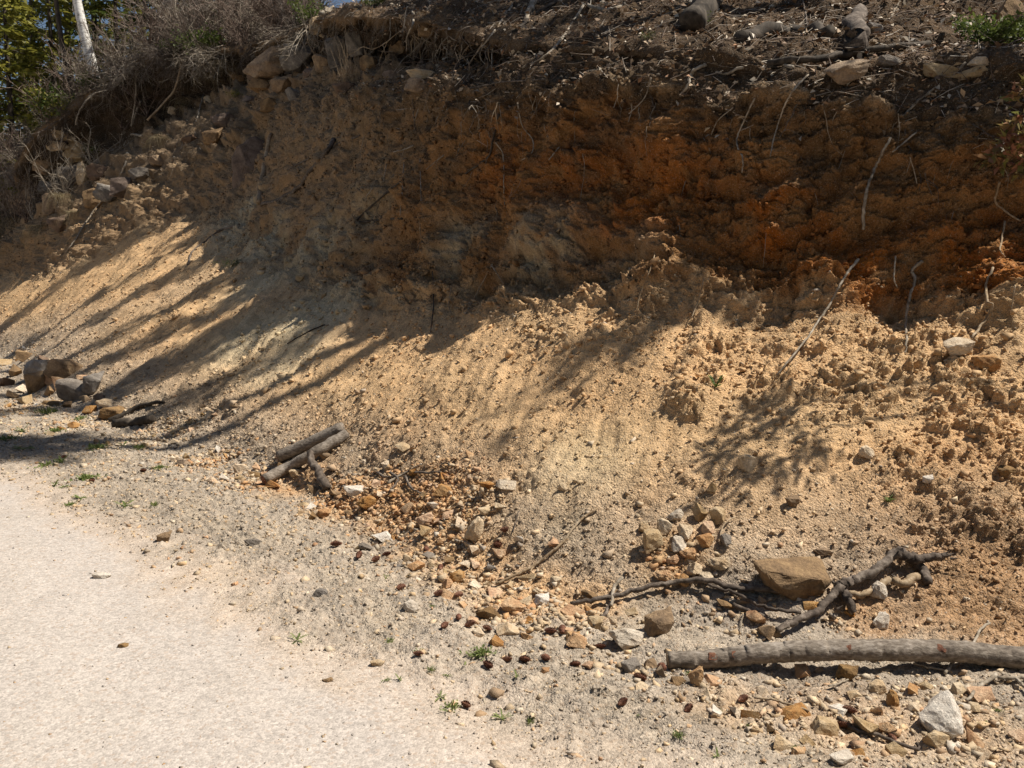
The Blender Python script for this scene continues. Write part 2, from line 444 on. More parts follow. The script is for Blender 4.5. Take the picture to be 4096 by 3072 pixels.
# undercut lips: the root mat overhangs the hollow below it
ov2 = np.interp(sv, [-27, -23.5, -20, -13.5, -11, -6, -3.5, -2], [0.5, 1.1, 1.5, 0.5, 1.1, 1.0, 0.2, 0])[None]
u = np.clip(SC - 6, 0, 1)
tt = tt + ov2 * 0.75 * np.where((SC > 6) & (SC < 7.05), np.sin(np.pi * np.clip(u * 1.18, 0, 1)) ** 0.8, 0) - ov2 * 0.28 * np.exp(-((SC - 7.02) / 0.10) ** 2)
u = np.clip(SC - 4, 0, 1)
ov1 = np.interp(sv, [-17, -13, -8, -4, -1, 1], [0.05, 0.12, 0.12, 0.20, 0.16, 0.14])[None]
tt = tt + ov1 * np.where((SC > 4) & (SC < 5), np.sin(np.pi * u) ** 0.8, 0)

def xyz(tt, zz):
    return np.stack([MV[0] * SS + NV[0] * tt, MV[1] * SS + NV[1] * tt, zz], -1)
P0 = xyz(tt, zz)
dR = np.zeros_like(tt); dR[1:] = np.linalg.norm(P0[1:] - P0[:-1], axis=-1)
AA = np.cumsum(dR, 0); i_toe = sum(rows_n[:3]); AA = AA - AA[i_toe][None]      # arc length from the toe, across the bank
PX, PY, PZ = project(P0)
VIS = (PX > -700) & (PX < 4800) & (PY > -900) & (PY < 3500) & (PZ > 0.5)

def surf(px, py):
    """the surface point seen at a pixel of the photograph (undisplaced terrain)"""
    d = np.where(VIS, (PX - px) ** 2 + (PY - py) ** 2, 1e12)
    m = d < 14 ** 2
    if m.any():
        i = np.argmin(np.where(m, PZ, 1e9))
    else:
        i = np.argmin(d)
    return P0.reshape(-1, 3)[i]

def blobs(lst):
    """soft patches on the ground: (px, py, radius in photo pixels, weight, stretch across, tilt)"""
    w = np.zeros((NR, NC), np.float32)
    for px, py, r, wt in lst:
        q = surf(px, py); dist = np.linalg.norm(q - np.array([0, 0, CAM_H])); rm = r * dist / FPX
        dd = ((P0 - q) ** 2).sum(-1) / rm ** 2
        w = np.maximum(w, wt * np.exp(-dd ** 1.5))
    return w

dPs = np.gradient(P0, axis=1); dPr = np.gradient(P0, axis=0)
NRM = np.cross(dPs, dPr); NRM /= np.linalg.norm(NRM, axis=-1, keepdims=True) + 1e-12
ku = 31
NS = NRM.copy()
for ax, kk in ((0, 4), (1, 6)):
    NS = sum(np.roll(NS, j, axis=ax) for j in range(-kk, kk + 1))
NS /= np.linalg.norm(NS, axis=-1, keepdims=True) + 1e-12

edge = tt - (2.42 - .31 * (SS + .79)) + .22 * fbm(SS / .7, AA / .7, 3, 71) + .10 * fbm(SS / .15, AA / .15, 3, 75)   # distance from the worn edge of the road
m_road = 1 - sstep(-.50, .45, edge)
m_sho = sstep(-.45, .3, edge) * (1 - sstep(2.9, 3.5, SC))
m_tal = band(3.1, 4.06, 0.12)
m_face = band(3.93, 5.12, 0.12)
m_ben = band(5.0, 6.0, 0.08)
m_cut2 = band(6.0, 6.95, 0.07)
m_for = sstep(6.9, 7.05, SC)
mid1 = fbm(SS / .22, AA / .16, 4, 151)
m_for1 = sstep(4.86, 5.22, SC + .30 * mid1) * np.interp(sv, [-9, -5], [0.25, 1])[None] * (1 - m_for)      # litter reaching down over the bench on the right
left = np.interp(sv, [-8, -4.5], [1, 0])[None]
w_clod = np.clip(blobs([(3650, 1500, 330, 1), (3950, 1700, 380, 1), (3950, 2150, 330, .9), (3700, 1900, 260, .7), (2950, 1450, 260, .9), (3300, 1480, 260, .9),
                        (2750, 1620, 120, 1), (2500, 1290, 200, .7), (2150, 1330, 120, .5), (3850, 2420, 280, .9), (3500, 2430, 140, .7), (2050, 1900, 110, .5),
                        (2550, 1980, 70, .5)]), 0, 1)
w_sand = np.clip(blobs([(2250, 1850, 300, 1), (2450, 1750, 240, 1), (2200, 2150, 170, .9), (1300, 1350, 330, .85), (900, 1250, 330, .85), (700, 1400, 300, .8), (1700, 1500, 300, .8), (2000, 1600, 260, .9), (3300, 1950, 200, .7), (2600, 2050, 150, .7), (1300, 1600, 220, .6)]), 0, 1)
fine = fbm(SS / .06, AA / .06, 3, 21)
D = np.zeros((NR, NC), np.float32)
mid0 = fbm(SS / .3, AA / .25, 3, 46)
D += m_road * (0.007 * fbm(SS / 1.2, AA / .7, 2, 31) + 0.0012 * fbm(SS / .05, AA / .05, 2, 32))
D += m_sho * (0.022 * fbm(SS / .35, AA / .3, 3, 33) + 0.016 * sstep(-.1, .3, mid0) * clods(SS / .055, AA / .05, 34, .6) + 0.010 * clods(SS / .028, AA / .026, 45, .6) + 0.006 * fine)
rill = fbm(SS / .16 + .6 * fbm(SS / .8, AA / .8, 2, 36), AA / 1.3, 3, 35)
D += m_tal * (0.05 * fbm(SS / 1.1, AA / .9, 3, 37) + 0.018 * rill * (1 + left) + 0.004 * fine + 0.007 * clods(SS / .035, AA / .035, 38, .45) * (1 - .85 * w_sand) + 0.0035 * clods(SS / .018, AA / .018, 49, .4)
              + 0.020 * clods(SS / .11, AA / .10, 39, .12) * (1 - w_sand))
cell0 = lambda sc, sd: hsh(np.floor(SS / sc + .6 * fbm(SS / sc, AA / sc, 2, sd)).astype(np.int64), np.floor(AA / (sc * .8) + .6 * fbm(SS / sc, AA / sc, 2, sd + 9)).astype(np.int64), sd) - .5
cl = w_clod * np.maximum(m_tal, m_sho * .5)
crust = sstep(-0.05, 0.12, fbm(SS / .32, AA / .26, 4, 40) + 0.15 * w_clod)
Q1, H1 = blocks(SS / .17, AA / .14, 240, .7); Q2, H2 = blocks(SS / .07, AA / .06, 250, .7); Q3, H3 = blocks(SS / .03, AA / .027, 260, .6)
D += cl * crust * (0.035 + 0.060 * Q1 + 0.036 * Q2 + 0.014 * Q3 - 0.022 * np.exp(-H1 / .12) - 0.012 * np.exp(-H2 / .14))
D += cl * (0.020 * crust * clods(SS / .06, AA / .05, 44, .3) + 0.010 * fbm(SS / .05, AA / .05, 3, 47) + 0.006 * clods(SS / .022, AA / .02, 48, .4))
m_fd = m_face * (1 - .55 * left)
B1, G1 = blocks(SS / .30, AA / .20, 200); B2, G2 = blocks(SS / .12, AA / .085, 210); B3, G3 = blocks(SS / .05, AA / .038, 220)
crag = sstep(-.5, .4, fbm(SS / .7, AA / .5, 3, 230))                    # some parts are crumbled, others still whole
D += m_fd * (0.17 * fbm(SS / .75, AA / .5, 3, 50) + 0.06 * (0.5 - np.abs(fbm(SS / .3, AA / .22, 4, 53)))
             + (.35 + .65 * crag) * (0.095 * B1 + 0.050 * B2 - 0.030 * np.exp(-G1 / .10) - 0.018 * np.exp(-G2 / .12)) + 0.020 * B3 - 0.008 * np.exp(-G3 / .15)
             + 0.030 * clods(SS / .10, AA / .09, 61, .35) + 0.012 * clods(SS / .035, AA / .032, 64, .5) + 0.018 * fbm(SS / .05, AA / .045, 3, 66))
rock = (m_ben + m_cut2 + m_face * .5) * left + 0.5 * m_cut2
D += rock * (0.16 * fbm(SS / .9, AA / .6, 3, 80) + 0.12 * clods(SS / .42, AA / .3, 81, .55) + 0.05 * clods(SS / .17, AA / .12, 84, .6) + 0.03 * fbm(SS / .1, AA / .08, 3, 86))
D += m_cut2 * left * (0.10 * B1 + 0.06 * B2 + 0.03 * B3 - .04 * np.exp(-G1 / .12))
D += (m_for + m_for1) * (0.10 * fbm(SS / .9, AA / .7, 4, 90) + 0.025 * clods(SS / .2, AA / .16, 92, .5) + 0.02 * fbm(SS / .09, AA / .08, 3, 93))
D += blobs([(2760, 1600, 90, 1), (2600, 1150, 90, .8), (2330, 1150, 120, 1)]) * 0.09
D += blobs([(3080, 720, 150, 1), (3090, 900, 110, .9), (2640, 560, 130, .7), (3700, 900, 90, .6)]) * 0.14        # knobs standing out of the face
D -= blobs([(2450, 700, 160, 1), (3350, 850, 150, .8), (1950, 700, 160, .6), (3500, 1150, 120, .5)]) * 0.08
D += blobs([(985, 600, 85, 1)]) * 0.5 * 0 
PT = P0 + NS * D[..., None]

# ---- albedo: soil colours, with some light and shade painted in
def c3(r, g, b): return np.array([r, g, b], np.float32)
alb = np.zeros((NR, NC, 3), np.float32) + c3(.545, .362, .195)
def lay(mask, col):
    global alb
    alb = alb * (1 - mask[..., None]) + mask[..., None] * col
big = fbm(SS / 1.3, AA / .8, 4, 101); mid = fbm(SS / .35, AA / .25, 4, 105)
lay(np.clip(0.5 + 1.2 * big, 0, 1) * .35, c3(.49, .295, .145))
lay(blobs([(1250, 1250, 300, 1), (1000, 1330, 220, 1), (1150, 1420, 240, .8), (1000, 900, 200, 1), (1100, 1080, 220, 1)]) * .75, c3(.56, .475, .315))       # pale greenish sand on the left, painted lighter to offset the shade
lay(blobs([(700, 1150, 200, .8), (350, 1300, 240, .8)]) * .6, c3(.40, .30, .20))
lay(blobs([(2300, 1850, 240, 1), (2250, 2100, 130, .8)]) * .5, c3(.58, .46, .27))
lay(blobs([(3900, 2250, 420, .9), (3900, 1900, 250, .6), (3800, 2450, 250, .9)]) * .65, c3(.41, .225, .105))
lay(blobs([(1750, 1950, 220, .9), (1550, 2050, 200, .9), (1600, 1750, 180, .5), (1250, 1900, 150, .8)]) * .75, c3(.48, .27, .125))      # rusty rubble
w_or = blobs([(1200, 1930, 150, .8), (1400, 1990, 160, .9), (1600, 1990, 200, 1), (1800, 2050, 200, 1), (1900, 2250, 190, 1), (2100, 2380, 200, 1), (2350, 2400, 150, .9), (1700, 2180, 130, .8), (2700, 2230, 150, .8), (3400, 2850, 260, .5), (2900, 2800, 180, .4), (3850, 2900, 220, .4)])
lay(m_sho * (1 - .85 * w_or), c3(.345, .286, .222)); lay(m_sho * np.clip(.2 + 1.1 * mid, 0, .5) * (1 - .7 * w_or), c3(.40, .325, .24))
lay(w_or * .6 * (1 - m_road), c3(.50, .31, .16))
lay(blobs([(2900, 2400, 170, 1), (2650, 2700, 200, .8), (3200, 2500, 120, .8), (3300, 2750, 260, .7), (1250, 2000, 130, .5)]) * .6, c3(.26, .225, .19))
lay(blobs([(3850, 2420, 260, 1), (3500, 2450, 160, .9), (3950, 2300, 260, 1), (4060, 2500, 200, 1)]) * .8, c3(.38, .22, .105))
lay(m_road, c3(.415, .366, .322)); trk = np.exp(-((tt - T0 + 2.1) / .28) ** 2) + np.exp(-((tt - T0 + 3.7) / .28) ** 2)
lay(m_road * np.clip(trk + .25 * mid * trk, 0, 1) * .4, c3(.455, .402, .355))
lay(m_road * np.clip(.1 + .9 * big, 0, .25), c3(.385, .335, .285))
lay(blobs([(900, 2270, 180, .7)]) * m_road * .5, c3(.52, .38, .24))
face = np.zeros_like(alb) + c3(.30, .16, .065)
def layf(mask, col):
    global face
    face = face * (1 - mask[..., None]) + mask[..., None] * col
layf(np.clip(.45 + 1.3 * mid, 0, 1) * .6, c3(.22, .10, .035))
layf(blobs([(2350, 650, 330, 1), (2650, 700, 280, 1), (2000, 620, 220, .9), (3100, 900, 200, .9), (2400, 850, 260, .9), (3900, 1000, 260, .8), (3400, 1050, 200, .8)]) * np.clip(.7 + mid, 0, 1), c3(.36, .115, .018))
layf(blobs([(1800, 980, 200, 1), (1450, 850, 250, .9), (2150, 1020, 260, 1), (1250, 950, 200, .9), (2500, 1060, 180, .7), (950, 870, 130, 1)]) * np.clip(.75 + mid, 0, 1), c3(.40, .31, .195))
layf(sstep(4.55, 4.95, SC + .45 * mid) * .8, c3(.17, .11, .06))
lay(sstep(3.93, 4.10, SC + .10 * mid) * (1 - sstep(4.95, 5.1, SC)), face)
lay(m_face * left * .55, c3(.36, .27, .17))
lay(blobs([(960, 870, 150, 1), (1050, 980, 170, 1), (1250, 1020, 170, .8), (870, 900, 90, .8)]) * np.clip(.75 + .8 * mid, 0, 1) * .85, c3(.54, .455, .31))  # pale soil, its colour lifted to stand in for sunlight here
lay(np.clip(m_ben + m_cut2, 0, 1), c3(.30, .21, .125)); lay(np.clip(m_ben + m_cut2, 0, 1) * np.clip(.4 + 1.3 * mid, 0, 1) * .6, c3(.19, .13, .08))
lay(m_cut2 * np.broadcast_to(np.clip(ov2 * 1.1, 0, 1), SC.shape) * sstep(6.1, 6.5, SC + .2 * mid) * .95, c3(.045, .034, .024))  # dark soil under the lip, with the hollow's shade painted in
lay(np.clip(m_for + m_for1 * .9, 0, 1), c3(.075, .052, .034))
lay(m_for * np.clip(.2 + 1.2 * mid, 0, .6), c3(.14, .095, .06))
speck = (clods(SS / .025, AA / .025, 130, .14) > .12) * np.clip(m_sho - m_road, 0, 1)
alb *= (1 - .38 * speck)[..., None]
alb *= (1 + (0.16 * fbm(SS / .12, AA / .1, 3, 120) + .10 * big) * (1 - .85 * m_road))[..., None]
alb = np.clip(alb, .01, .8)
grit = np.clip(.17 * m_road + .75 * m_sho + .8 * m_tal * (1 - .35 * w_sand) + .9 * m_face + .8 * (m_ben + m_cut2 + m_for), 0.2, 1)

def sheet(name, r0, r1):
    n = r1 - r0
    V = PT[r0:r1].reshape(-1, 3)
    idx = np.arange(n * NC).reshape(n, NC)
    F = np.stack([idx[:-1, :-1], idx[:-1, 1:], idx[1:, 1:], idx[1:, :-1]], -1).reshape(-1, 4)
    me = np_mesh(name, V, F, {'albedo': alb[r0:r1].reshape(-1, 3), 'grit': grit[r0:r1].ravel()})
    o = link(name, me, M_EARTH); o['kind'] = 'structure'
    return o
i_sh = sum(rows_n[:2]) + 40; i_l2 = sum(rows_n[:7])
road = sheet('dirt_road', 0, i_sh + 1)
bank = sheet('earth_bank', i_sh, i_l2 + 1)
floor = sheet('forest_floor', i_l2, NR)
# the land all round, far below the sheets' edges
base = np_mesh('land', np.array([[-600, -600, -.4], [600, -600, -.4], [600, 600, -.4], [-600, 600, -.4]]), np.array([[0, 1, 2, 3]]),
               {'albedo': np.full((4, 3), .2), 'grit': np.full(4, .5)})
o = link('land', base, M_EARTH); o['kind'] = 'structure'
bpy.context.view_layer.update()

GROUND = (bank, road, floor)
def cast(org, d):
    best = None
    for g in GROUND:
        ok, loc, nor, _ = g.ray_cast(Vector(org), Vector(d))
        if ok:
            q = (loc - Vector(org)).length
            if best is None or q < best[0]: best = (q, np.array(loc), np.array(nor))
    return best
def hit(px, py):
    """where the sight line through a photo pixel meets the ground: point, normal, metres per photo pixel"""
    b = cast((0, 0, CAM_H), ray(px, py))
    if b is None:
        q = surf(px, py); return q, np.array([0, 0, 1.0]), np.linalg.norm(q) / FPX
    return b[1], b[2], b[0] / FPX
def drop(x, y):
    b = cast((x, y, 60), (0, 0, -1.0))
    return b[1] if b else np.array([x, y, 0.0])

# ------------------------------------------------------------------ labels that say where a small thing lies
LAND = []                                            # (phrase, px, py) of things easy to find
def mark(phrase, px, py): LAND.append((phrase, px, py))
def place_label(what, px, py, verb='lying'):
    """<what> lying <direction> <landmark>, unique"""
    order = sorted(LAND, key=lambda l: math.hypot((l[1] - px), (l[2] - py) * 1.2))
    for far in ('', 'well '):
        for ph, lx, ly in order[:14]:
            dx, dy = px - lx, py - ly
            if abs(dx) > 2.2 * abs(dy): rel = 'right of' if dx > 0 else 'left of'
            elif abs(dy) > 2.2 * abs(dx): rel = 'below' if dy > 0 else 'above'
            else: rel = ('below and ' if dy > 0 else 'above and ') + ('right of' if dx > 0 else 'left of')
            lab = f'{what} {verb} {far}{rel} {ph}'
            if lab not in used_labels and 4 <= len(lab.split()) <= 16:
                return lab
    return f'{what} {verb} on the ground'

for ph, x, y in [('the long grey log', 3000, 2620), ('the pale pointed rock', 3780, 2870), ('the flat white rock', 2500, 2560), ('the round brown rock', 2640, 2490),
                 ('the big brown boulder', 3160, 2300), ('the two grey poles', 1230, 1850), ('the short propped stick', 1275, 1890), ('the heap of cream stones', 2780, 2150),
                 ('the cream slab', 1910, 2125), ('the dead forked limb', 3400, 2360), ('the thin grey stick', 2190, 2250), ('the crooked dark branch', 2800, 2345),
                 ('the grey boulder cluster', 250, 1540), ('the dark sticks in shade', 520, 1660), ('the tangle of dry roots', 1600, 1930),
                 ('the left picture edge', 0, 1900), ('the bottom right corner', 4096, 3072), ('the log end', 2672, 2632)]:
    mark(ph, x, y)

# ------------------------------------------------------------------ stones
def stone_mesh(name, seed, flat=1.0, n=16, sub=2, rough=0.05, bev=0.05):
    r = np.random.default_rng(seed)
    bm = bmesh.new()
    for _ in range(n):
        d = r.normal(size=3); d /= np.linalg.norm(d)
        d = np.sign(d) * np.abs(d) ** 0.65
        bm.verts.new(d * r.uniform(0.75, 1.05, 3) * (1, 1, flat))
    res = bmesh.ops.convex_hull(bm, input=bm.verts)
    bmesh.ops.delete(bm, geom=list({g for g in res['geom_interior'] + res['geom_unused'] if isinstance(g, bmesh.types.BMVert)}), context='VERTS')
    bmesh.ops.dissolve_limit(bm, angle_limit=R(14), verts=bm.verts, edges=bm.edges)
    bmesh.ops.bevel(bm, geom=list(bm.edges), offset=bev, segments=1, affect='EDGES', profile=0.5, clamp_overlap=True)
    bmesh.ops.triangulate(bm, faces=bm.faces)
    for _ in range(sub):
        bmesh.ops.subdivide_edges(bm, edges=[e for e in bm.edges if e.calc_length() > 0.22], cuts=1, use_grid_fill=True)
        bmesh.ops.triangulate(bm, faces=bm.faces)
    co = np.array([v.co[:] for v in bm.verts])
    f1 = fbm(co[:, 0] * 1.7 + co[:, 2] * 1.1 + seed, co[:, 1] * 1.7 - co[:, 2] * .9, 3, seed)
    lay_ = np.floor((co[:, 2] + .25 * co[:, 0] + .1 * f1) * 5) % 2 * 0.035
    for v, a, l in zip(bm.verts, f1, lay_):
        v.co *= 1 + rough * float(a) + float(l) * (rough > .04)
    co = np.array([v.co[:] for v in bm.verts]); lo, hi = co.min(0), co.max(0)
    for v in bm.verts:
        v.co = Vector(((np.array(v.co[:]) - (lo + hi) / 2) / (hi - lo)).tolist())
    me = bpy.data.meshes.new(name); bm.to_mesh(me); bm.free()
    me.polygons.foreach_set('use_smooth', np.ones(len(me.polygons), bool))
    me.set_sharp_from_angle(angle=R(20))
    return me
CHIP = [stone_mesh('stone', 100 + k, (.55, .8, 1.0)[k % 3], n=8 + k % 4, sub=1, rough=.07, bev=.018) for k in range(14)]
BLOCK = [stone_mesh('rock', 300 + k, n=15 + k, sub=3, rough=.08) for k in range(8)]
STONE_AT = []
def stone(px, py, w, h, kind, label=None, cat='stone', name='stone', group=None, mesh=None, depth=.8, rot=(0, 0, 0), sink=.22, push=.12):
    """a stone whose middle shows at (px, py) of the photo, w x h photo pixels"""
    loc, nor, mpp = hit(px, py + h * .3)
    me = mesh or random.choice(CHIP)
    o = link(name, me, S[kind])
    W, H = w * mpp, h * mpp
    o.scale = (W, depth * (W + H) * .5, H * 1.05)
    o.rotation_euler = (R(rot[0]), R(rot[1]), R(rot[2]))
    out = nor * np.array([1, 1, .3])
    o.location = loc + np.array([0, 0, H * (.5 - sink)]) + out * H * push
    tag(o, label, cat, group)
    STONE_AT.append((px, py, max(w, h)))
    return o

hero = [  # px, py, w, h, kind, label, rot, big mesh
    (3160, 2295, 280, 150, 'brown', 'big brown boulder with a dark stain beside the dead forked limb', (8, 8, 6), 0, .35),
    (3780, 2872, 128, 170, 'white', 'pale pointed rock standing on edge below the long grey log', (-42, 24, 24), 1, .2),
    (2640, 2490, 118, 112, 'brown', 'round layered brown rock behind the flat white rock', (0, 4, 25), 2, .25),
    (2502, 2560, 145, 78, 'white', 'flat white rock tilted towards the road beside the round brown rock', (-30, 12, 20), 3, .2),
    (1912, 2122, 62, 98, 'cream', 'upright pale cream slab at the edge of the sand chute', (10, 28, 20), 4, .2),
    (3745, 2955, 110, 55, 'cream', 'low broken slab tucked under the pale pointed rock', (10, 10, 30), 5, .3),
    (2605, 2160, 95, 90, 'cream', 'largest cream stone at the left end of the stone heap', (10, -20, 20), 6, .2),
    (255, 1475, 120, 75, 'brown', 'brown boulder at the back of the grey boulder cluster', (0, 14, 12), 7, .3),
    (150, 1470, 130, 90, 'grey', 'pale grey boulder on the left of the boulder cluster', (0, 18, -15), 1, .3),
    (150, 1530, 75, 85, 'brown', 'dark brown block in front of the pale boulder', (0, 10, 30), 0, .25),
    (300, 1568, 130, 72, 'grey', 'long grey slab sloping down to the road in the boulder cluster', (12, 22, 5), 3, .25),
    (385, 1528, 72, 84, 'grey', 'squarish grey block on the right of the boulder cluster', (0, 6, 20), 2, .25),
    (210, 1512, 90, 36, 'orange', 'flat rusty slab lying among the grey boulders', (10, 10, 0), 5, .3),
    (430, 1612, 85, 26, 'cream', 'thin pale slab lying below the squarish grey block', (6, 5, 0), 4, .3),
    (210, 1615, 90, 26, 'brown', 'thin brown slab lying below the dark brown block', (4, 4, 0), 6, .3),
    (455, 1650, 110, 44, 'brown', 'low brown rock beside the dark sticks in shade', (5, 5, 8), 7, .3),
    (3937, 1450, 95, 70, 'orange', 'flaky orange rock jutting from the bank near the right edge', (20, 15, 10), 1, .2),
    (3830, 1385, 110, 56, 'cream', 'pale flaky rock above the flaky orange rock on the bank', (18, -10, 0), 3, .3),
    (3468, 1808, 62, 44, 'cream', 'cream stone half buried in the clods of the right bank', (10, 20, 0), 4, .25),
    (2985, 1848, 80, 62, 'cream', 'peach stone on the bank at the tip of the leafy shadow', (10, 0, 20), 5, .25),
    (2845, 1952, 42, 44, 'cream', 'small pale stone on the bank below the peach stone', (0, 20, 0), 6, .2),
    (3170, 2005, 56, 42, 'brown', 'brown clod of rock on the bank above the big brown boulder', (0, 0, 10), 0, .2),
    (3712, 1916, 40, 30, 'white', 'small white stone on the bank under the shadowed clods', (10, 0, 10), 2, .2),
    (4020, 1890, 66, 44, 'brown', 'tan slab in the clods at the right edge of the bank', (10, 0, 10), 3, .25),
    (3285, 2206, 66, 22, 'brown', 'dark flat chip on the sand above the big brown boulder', (10, 0, 5), 5, .2),
    (2252, 1950, 44, 30, 'cream', 'lone pale stone on the smooth sand chute', (0, 20, 5), 4, .2),
    (405, 2303, 62, 22, 'white', 'flat white stone alone on the pale road', (0, 4, 8), 3, .3),
    (655, 2150, 56, 48, 'brown', 'brown lump of stone at the road edge among the weeds', (0, 0, 8), 2, .25),
    (1010, 2168, 66, 24, 'grey', 'thin grey chip at the road edge right of the brown lump', (0, 4, 20), 5, .25),
    (1282, 2368, 60, 28, 'grey', 'dull brown flake on the shoulder left of the pine cones', (0, 0, 0), 6, .25),
    (490, 2582, 40, 16, 'brown', 'small tan flake lying on the middle of the road', (0, 0, 0), 7, .3),
    (1310, 2720, 42, 18, 'brown', 'small brown flake on the road left of the green weeds', (0, 0, 12), 1, .3),
    (1510, 2650, 56, 20, 'cream', 'flat cream flake pressed into the grey shoulder', (0, 0, 0), 3, .35),
    (1645, 2424, 66, 44, 'white', 'white stone at the road side of the rubble', (0, 15, 0), 4, .3),
    (2168, 2398, 60, 60, 'white', 'white block of stone right of the cream rubble', (0, 18, 30), 2, .25),
    (1830, 2312, 68, 56, 'orange', 'rounded salmon stone in the middle of the rubble', (0, 5, 20), 7, .25),
    (1790, 2330, 55, 40, 'orange', 'small rusty stone touching the rounded salmon stone', (0, 5, 60), 6, .25),
    (2052, 2428, 92, 56, 'orange', 'flat orange slab cracked across below the thin grey stick', (12, 4, 0), 3, .3),
    (1945, 2045, 66, 40, 'cream', 'pale corner stone above the upright cream slab', (5, 8, 20), 0, .25),
    (1700, 2075, 72, 60, 'orange', 'rusty block in the rubble left of the upright cream slab', (0, 10, 30), 1, .25),
    (2300, 2560, 95, 62, 'orange', 'orange stone beside the red brown bark chips', (0, 20, 20), 6, .25),
    (2522, 2670, 80, 66, 'grey', 'angular grey stone in front of the flat white rock', (0, 12, 30), 0, .25),
    (2785, 2700, 50, 76, 'orange', 'upright rusty stone just below the grey log', (0, 10, 10), 1, .25),
    (3385, 2688, 70, 66, 'brown', 'brown stone in the shadow under the grey log', (0, 20, 0), 2, .25),
    (3510, 2755, 78, 48, 'cream', 'tan stone below the middle of the grey log', (0, 0, 20), 7, .25),
    (3565, 2800, 40, 66, 'orange', 'upright orange stone left of the pale pointed rock', (0, 10, 30), 4, .25),
    (3290, 2905, 120, 66, 'cream', 'broad cream stone in the rubble at the bottom right', (10, 5, 15), 6, .3),
    (3360, 3030, 90, 44, 'white', 'pale grey stone at the bottom edge of the picture', (5, 5, 20), 0, .3),
    (3520, 2360, 66, 60, 'white', 'white stone on the reddish soil below the dead limb', (0, 25, 20), 4, .3),
    (3522, 2480, 62, 66, 'white', 'cream white stone between the dead limb and the log', (0, 10, 45), 1, .3),
    (1300, 2050, 60, 40, 'orange', 'rusty stone below the short propped stick', (0, 10, 10), 2, .25),
    (1180, 1870 + 20, 44, 30, 'cream', 'cream stone under the lower grey pole', (0, 0, 20), 3, .25),
    (965, 1875, 60, 36, 'cream', 'cream stone left of the two grey poles', (0, 5, 20), 5, .25),
    (1415, 1965, 80, 52, 'white', 'pale stone right of the short propped stick', (0, 10, 0), 0, .25),
    (1480, 2010, 90, 52, 'orange', 'brick coloured stone in the rusty rubble', (0, 12, 40), 7, .25),
    (1770, 1960, 80, 56, 'orange', 'big rusty stone under the tangle of dry roots', (5, 12, 15), 6, .25),
    (990, 615, 200, 230, 'umber', 'large smooth brown boulder embedded in the bank below the outcrop', (0, 8, 20), 4, .45),
    (1085, 255, 180, 110, 'brown', 'tan cracked rock on the outcrop under the hanging bushes', (0, -12, 20), 1, .25),
    (1205, 230, 130, 110, 'slate', 'blocky grey slab on the right of the tan rock', (0, 14, 0), 2, .25),
    (1272, 108, 66, 62, 'cream', 'small sunlit rock perched on top of the outcrop', (0, 20, 0), 4, .2),
    (1345, 225, 120, 130, 'slate', 'tall blue grey rock on the outcrop beside the dry shrub', (0, 6, 15), 3, .25),
    (1420, 160, 80, 110, 'slate', 'dark grey rock behind the tall blue grey rock', (0, -10, 40), 5, .25),
    (1045, 342, 90, 48, 'brown', 'reddish slab below the tan cracked rock', (0, 5, 0), 6, .25),
    (1690, 300, 120, 40, 'cream', 'flat cream slab on the lip left of the leaf litter', (0, 3, 5), 3, .3),
    (1670, 340, 95, 52, 'brown', 'pinkish rock under the flat cream slab', (0, 0, 10), 7, .3),
    (1770, 428, 64, 44, 'brown', 'square brown stone sticking out of the top of the face', (0, 0, 15), 1, .3),
    (1725, 112, 90, 60, 'brown', 'rusty rock in the dark hollow', (0, 10, 20), 2, .3),
    (253, 528, 76, 60, 'cream', 'pale sunlit rock at the top of the left outcrop', (0, 10, 20), 4, .25),
    (225, 585, 80, 36, 'cream', 'jutting pale slab under the pale sunlit rock', (0, 5, 0), 3, .25),
    (298, 605, 70, 84, 'cream', 'cream rock right of the jutting pale slab', (0, 15, 15), 6, .25),
    (282, 710, 66, 90, 'slate', 'grey block in the middle of the left outcrop', (0, 8, 0), 0, .25),
    (335, 700, 56, 84, 'cream', 'tall cream block right of the grey block', (0, -10, 0), 1, .25),
    (445, 770, 100, 72, 'slate', 'grey rock at the top of the left scree', (0, 20, 15), 2, .25),
    (140, 800, 96, 60, 'brown', 'brown rock at the foot of the left outcrop', (0, 10, 20), 7, .25),
    (205, 822, 62, 74, 'brown', 'dark upright rock beside the brown rock on the left', (0, 14, 10), 5, .25),
    (60, 722, 70, 66, 'slate', 'grey rock at the left edge of the outcrop', (0, 10, 40), 3, .25),
    (175, 650, 90, 80, 'brown', 'dark brown rock in the shade of the left outcrop', (0, 5, 10), 1, .25),
    (840, 400, 40, 30, 'cream', 'small pale stone on the gravelly slope under the roots', (0, 5, 10), 4, .25),
    (700, 440, 44, 36, 'cream', 'pale stone below the hanging roots on the left', (0, 5, 10), 2, .25),
    (3380, 288, 170, 70, 'brown', 'weathered brown slab on the lip beneath the mossy log', (14, -16, 10), 3, .3),
    (3555, 245, 95, 40, 'grey', 'flat grey rock in the litter right of the weathered slab', (5, 5, 5), 4, .3),
    (3920, 247, 74, 30, 'cream', 'smooth rounded cream cobble on the litter at the right', (0, 0, 5), 7, .3),
    (4030, 55, 110, 90, 'brown', 'grey brown rock behind the green bush at the top right', (0, 10, 10), 6, .3),
    (3770, 285, 130, 44, 'cream', 'pale crumbling rock on the lip left of the rounded cobble', (8, 10, 0), 5, .3),
    (3880, 290, 110, 40, 'cream', 'low pale rock under the rounded cobble', (5, -8, 0), 1, .3),
    (3495, 115, 60, 44, 'grey', 'grey rock beside the broken stump', (0, 12, 10), 0, .3),
    (1205, 1470 - 360, 40, 30, 'cream', 'pale lump near the top of the left sand slope', (0, 0, 0), 2, .25),
]
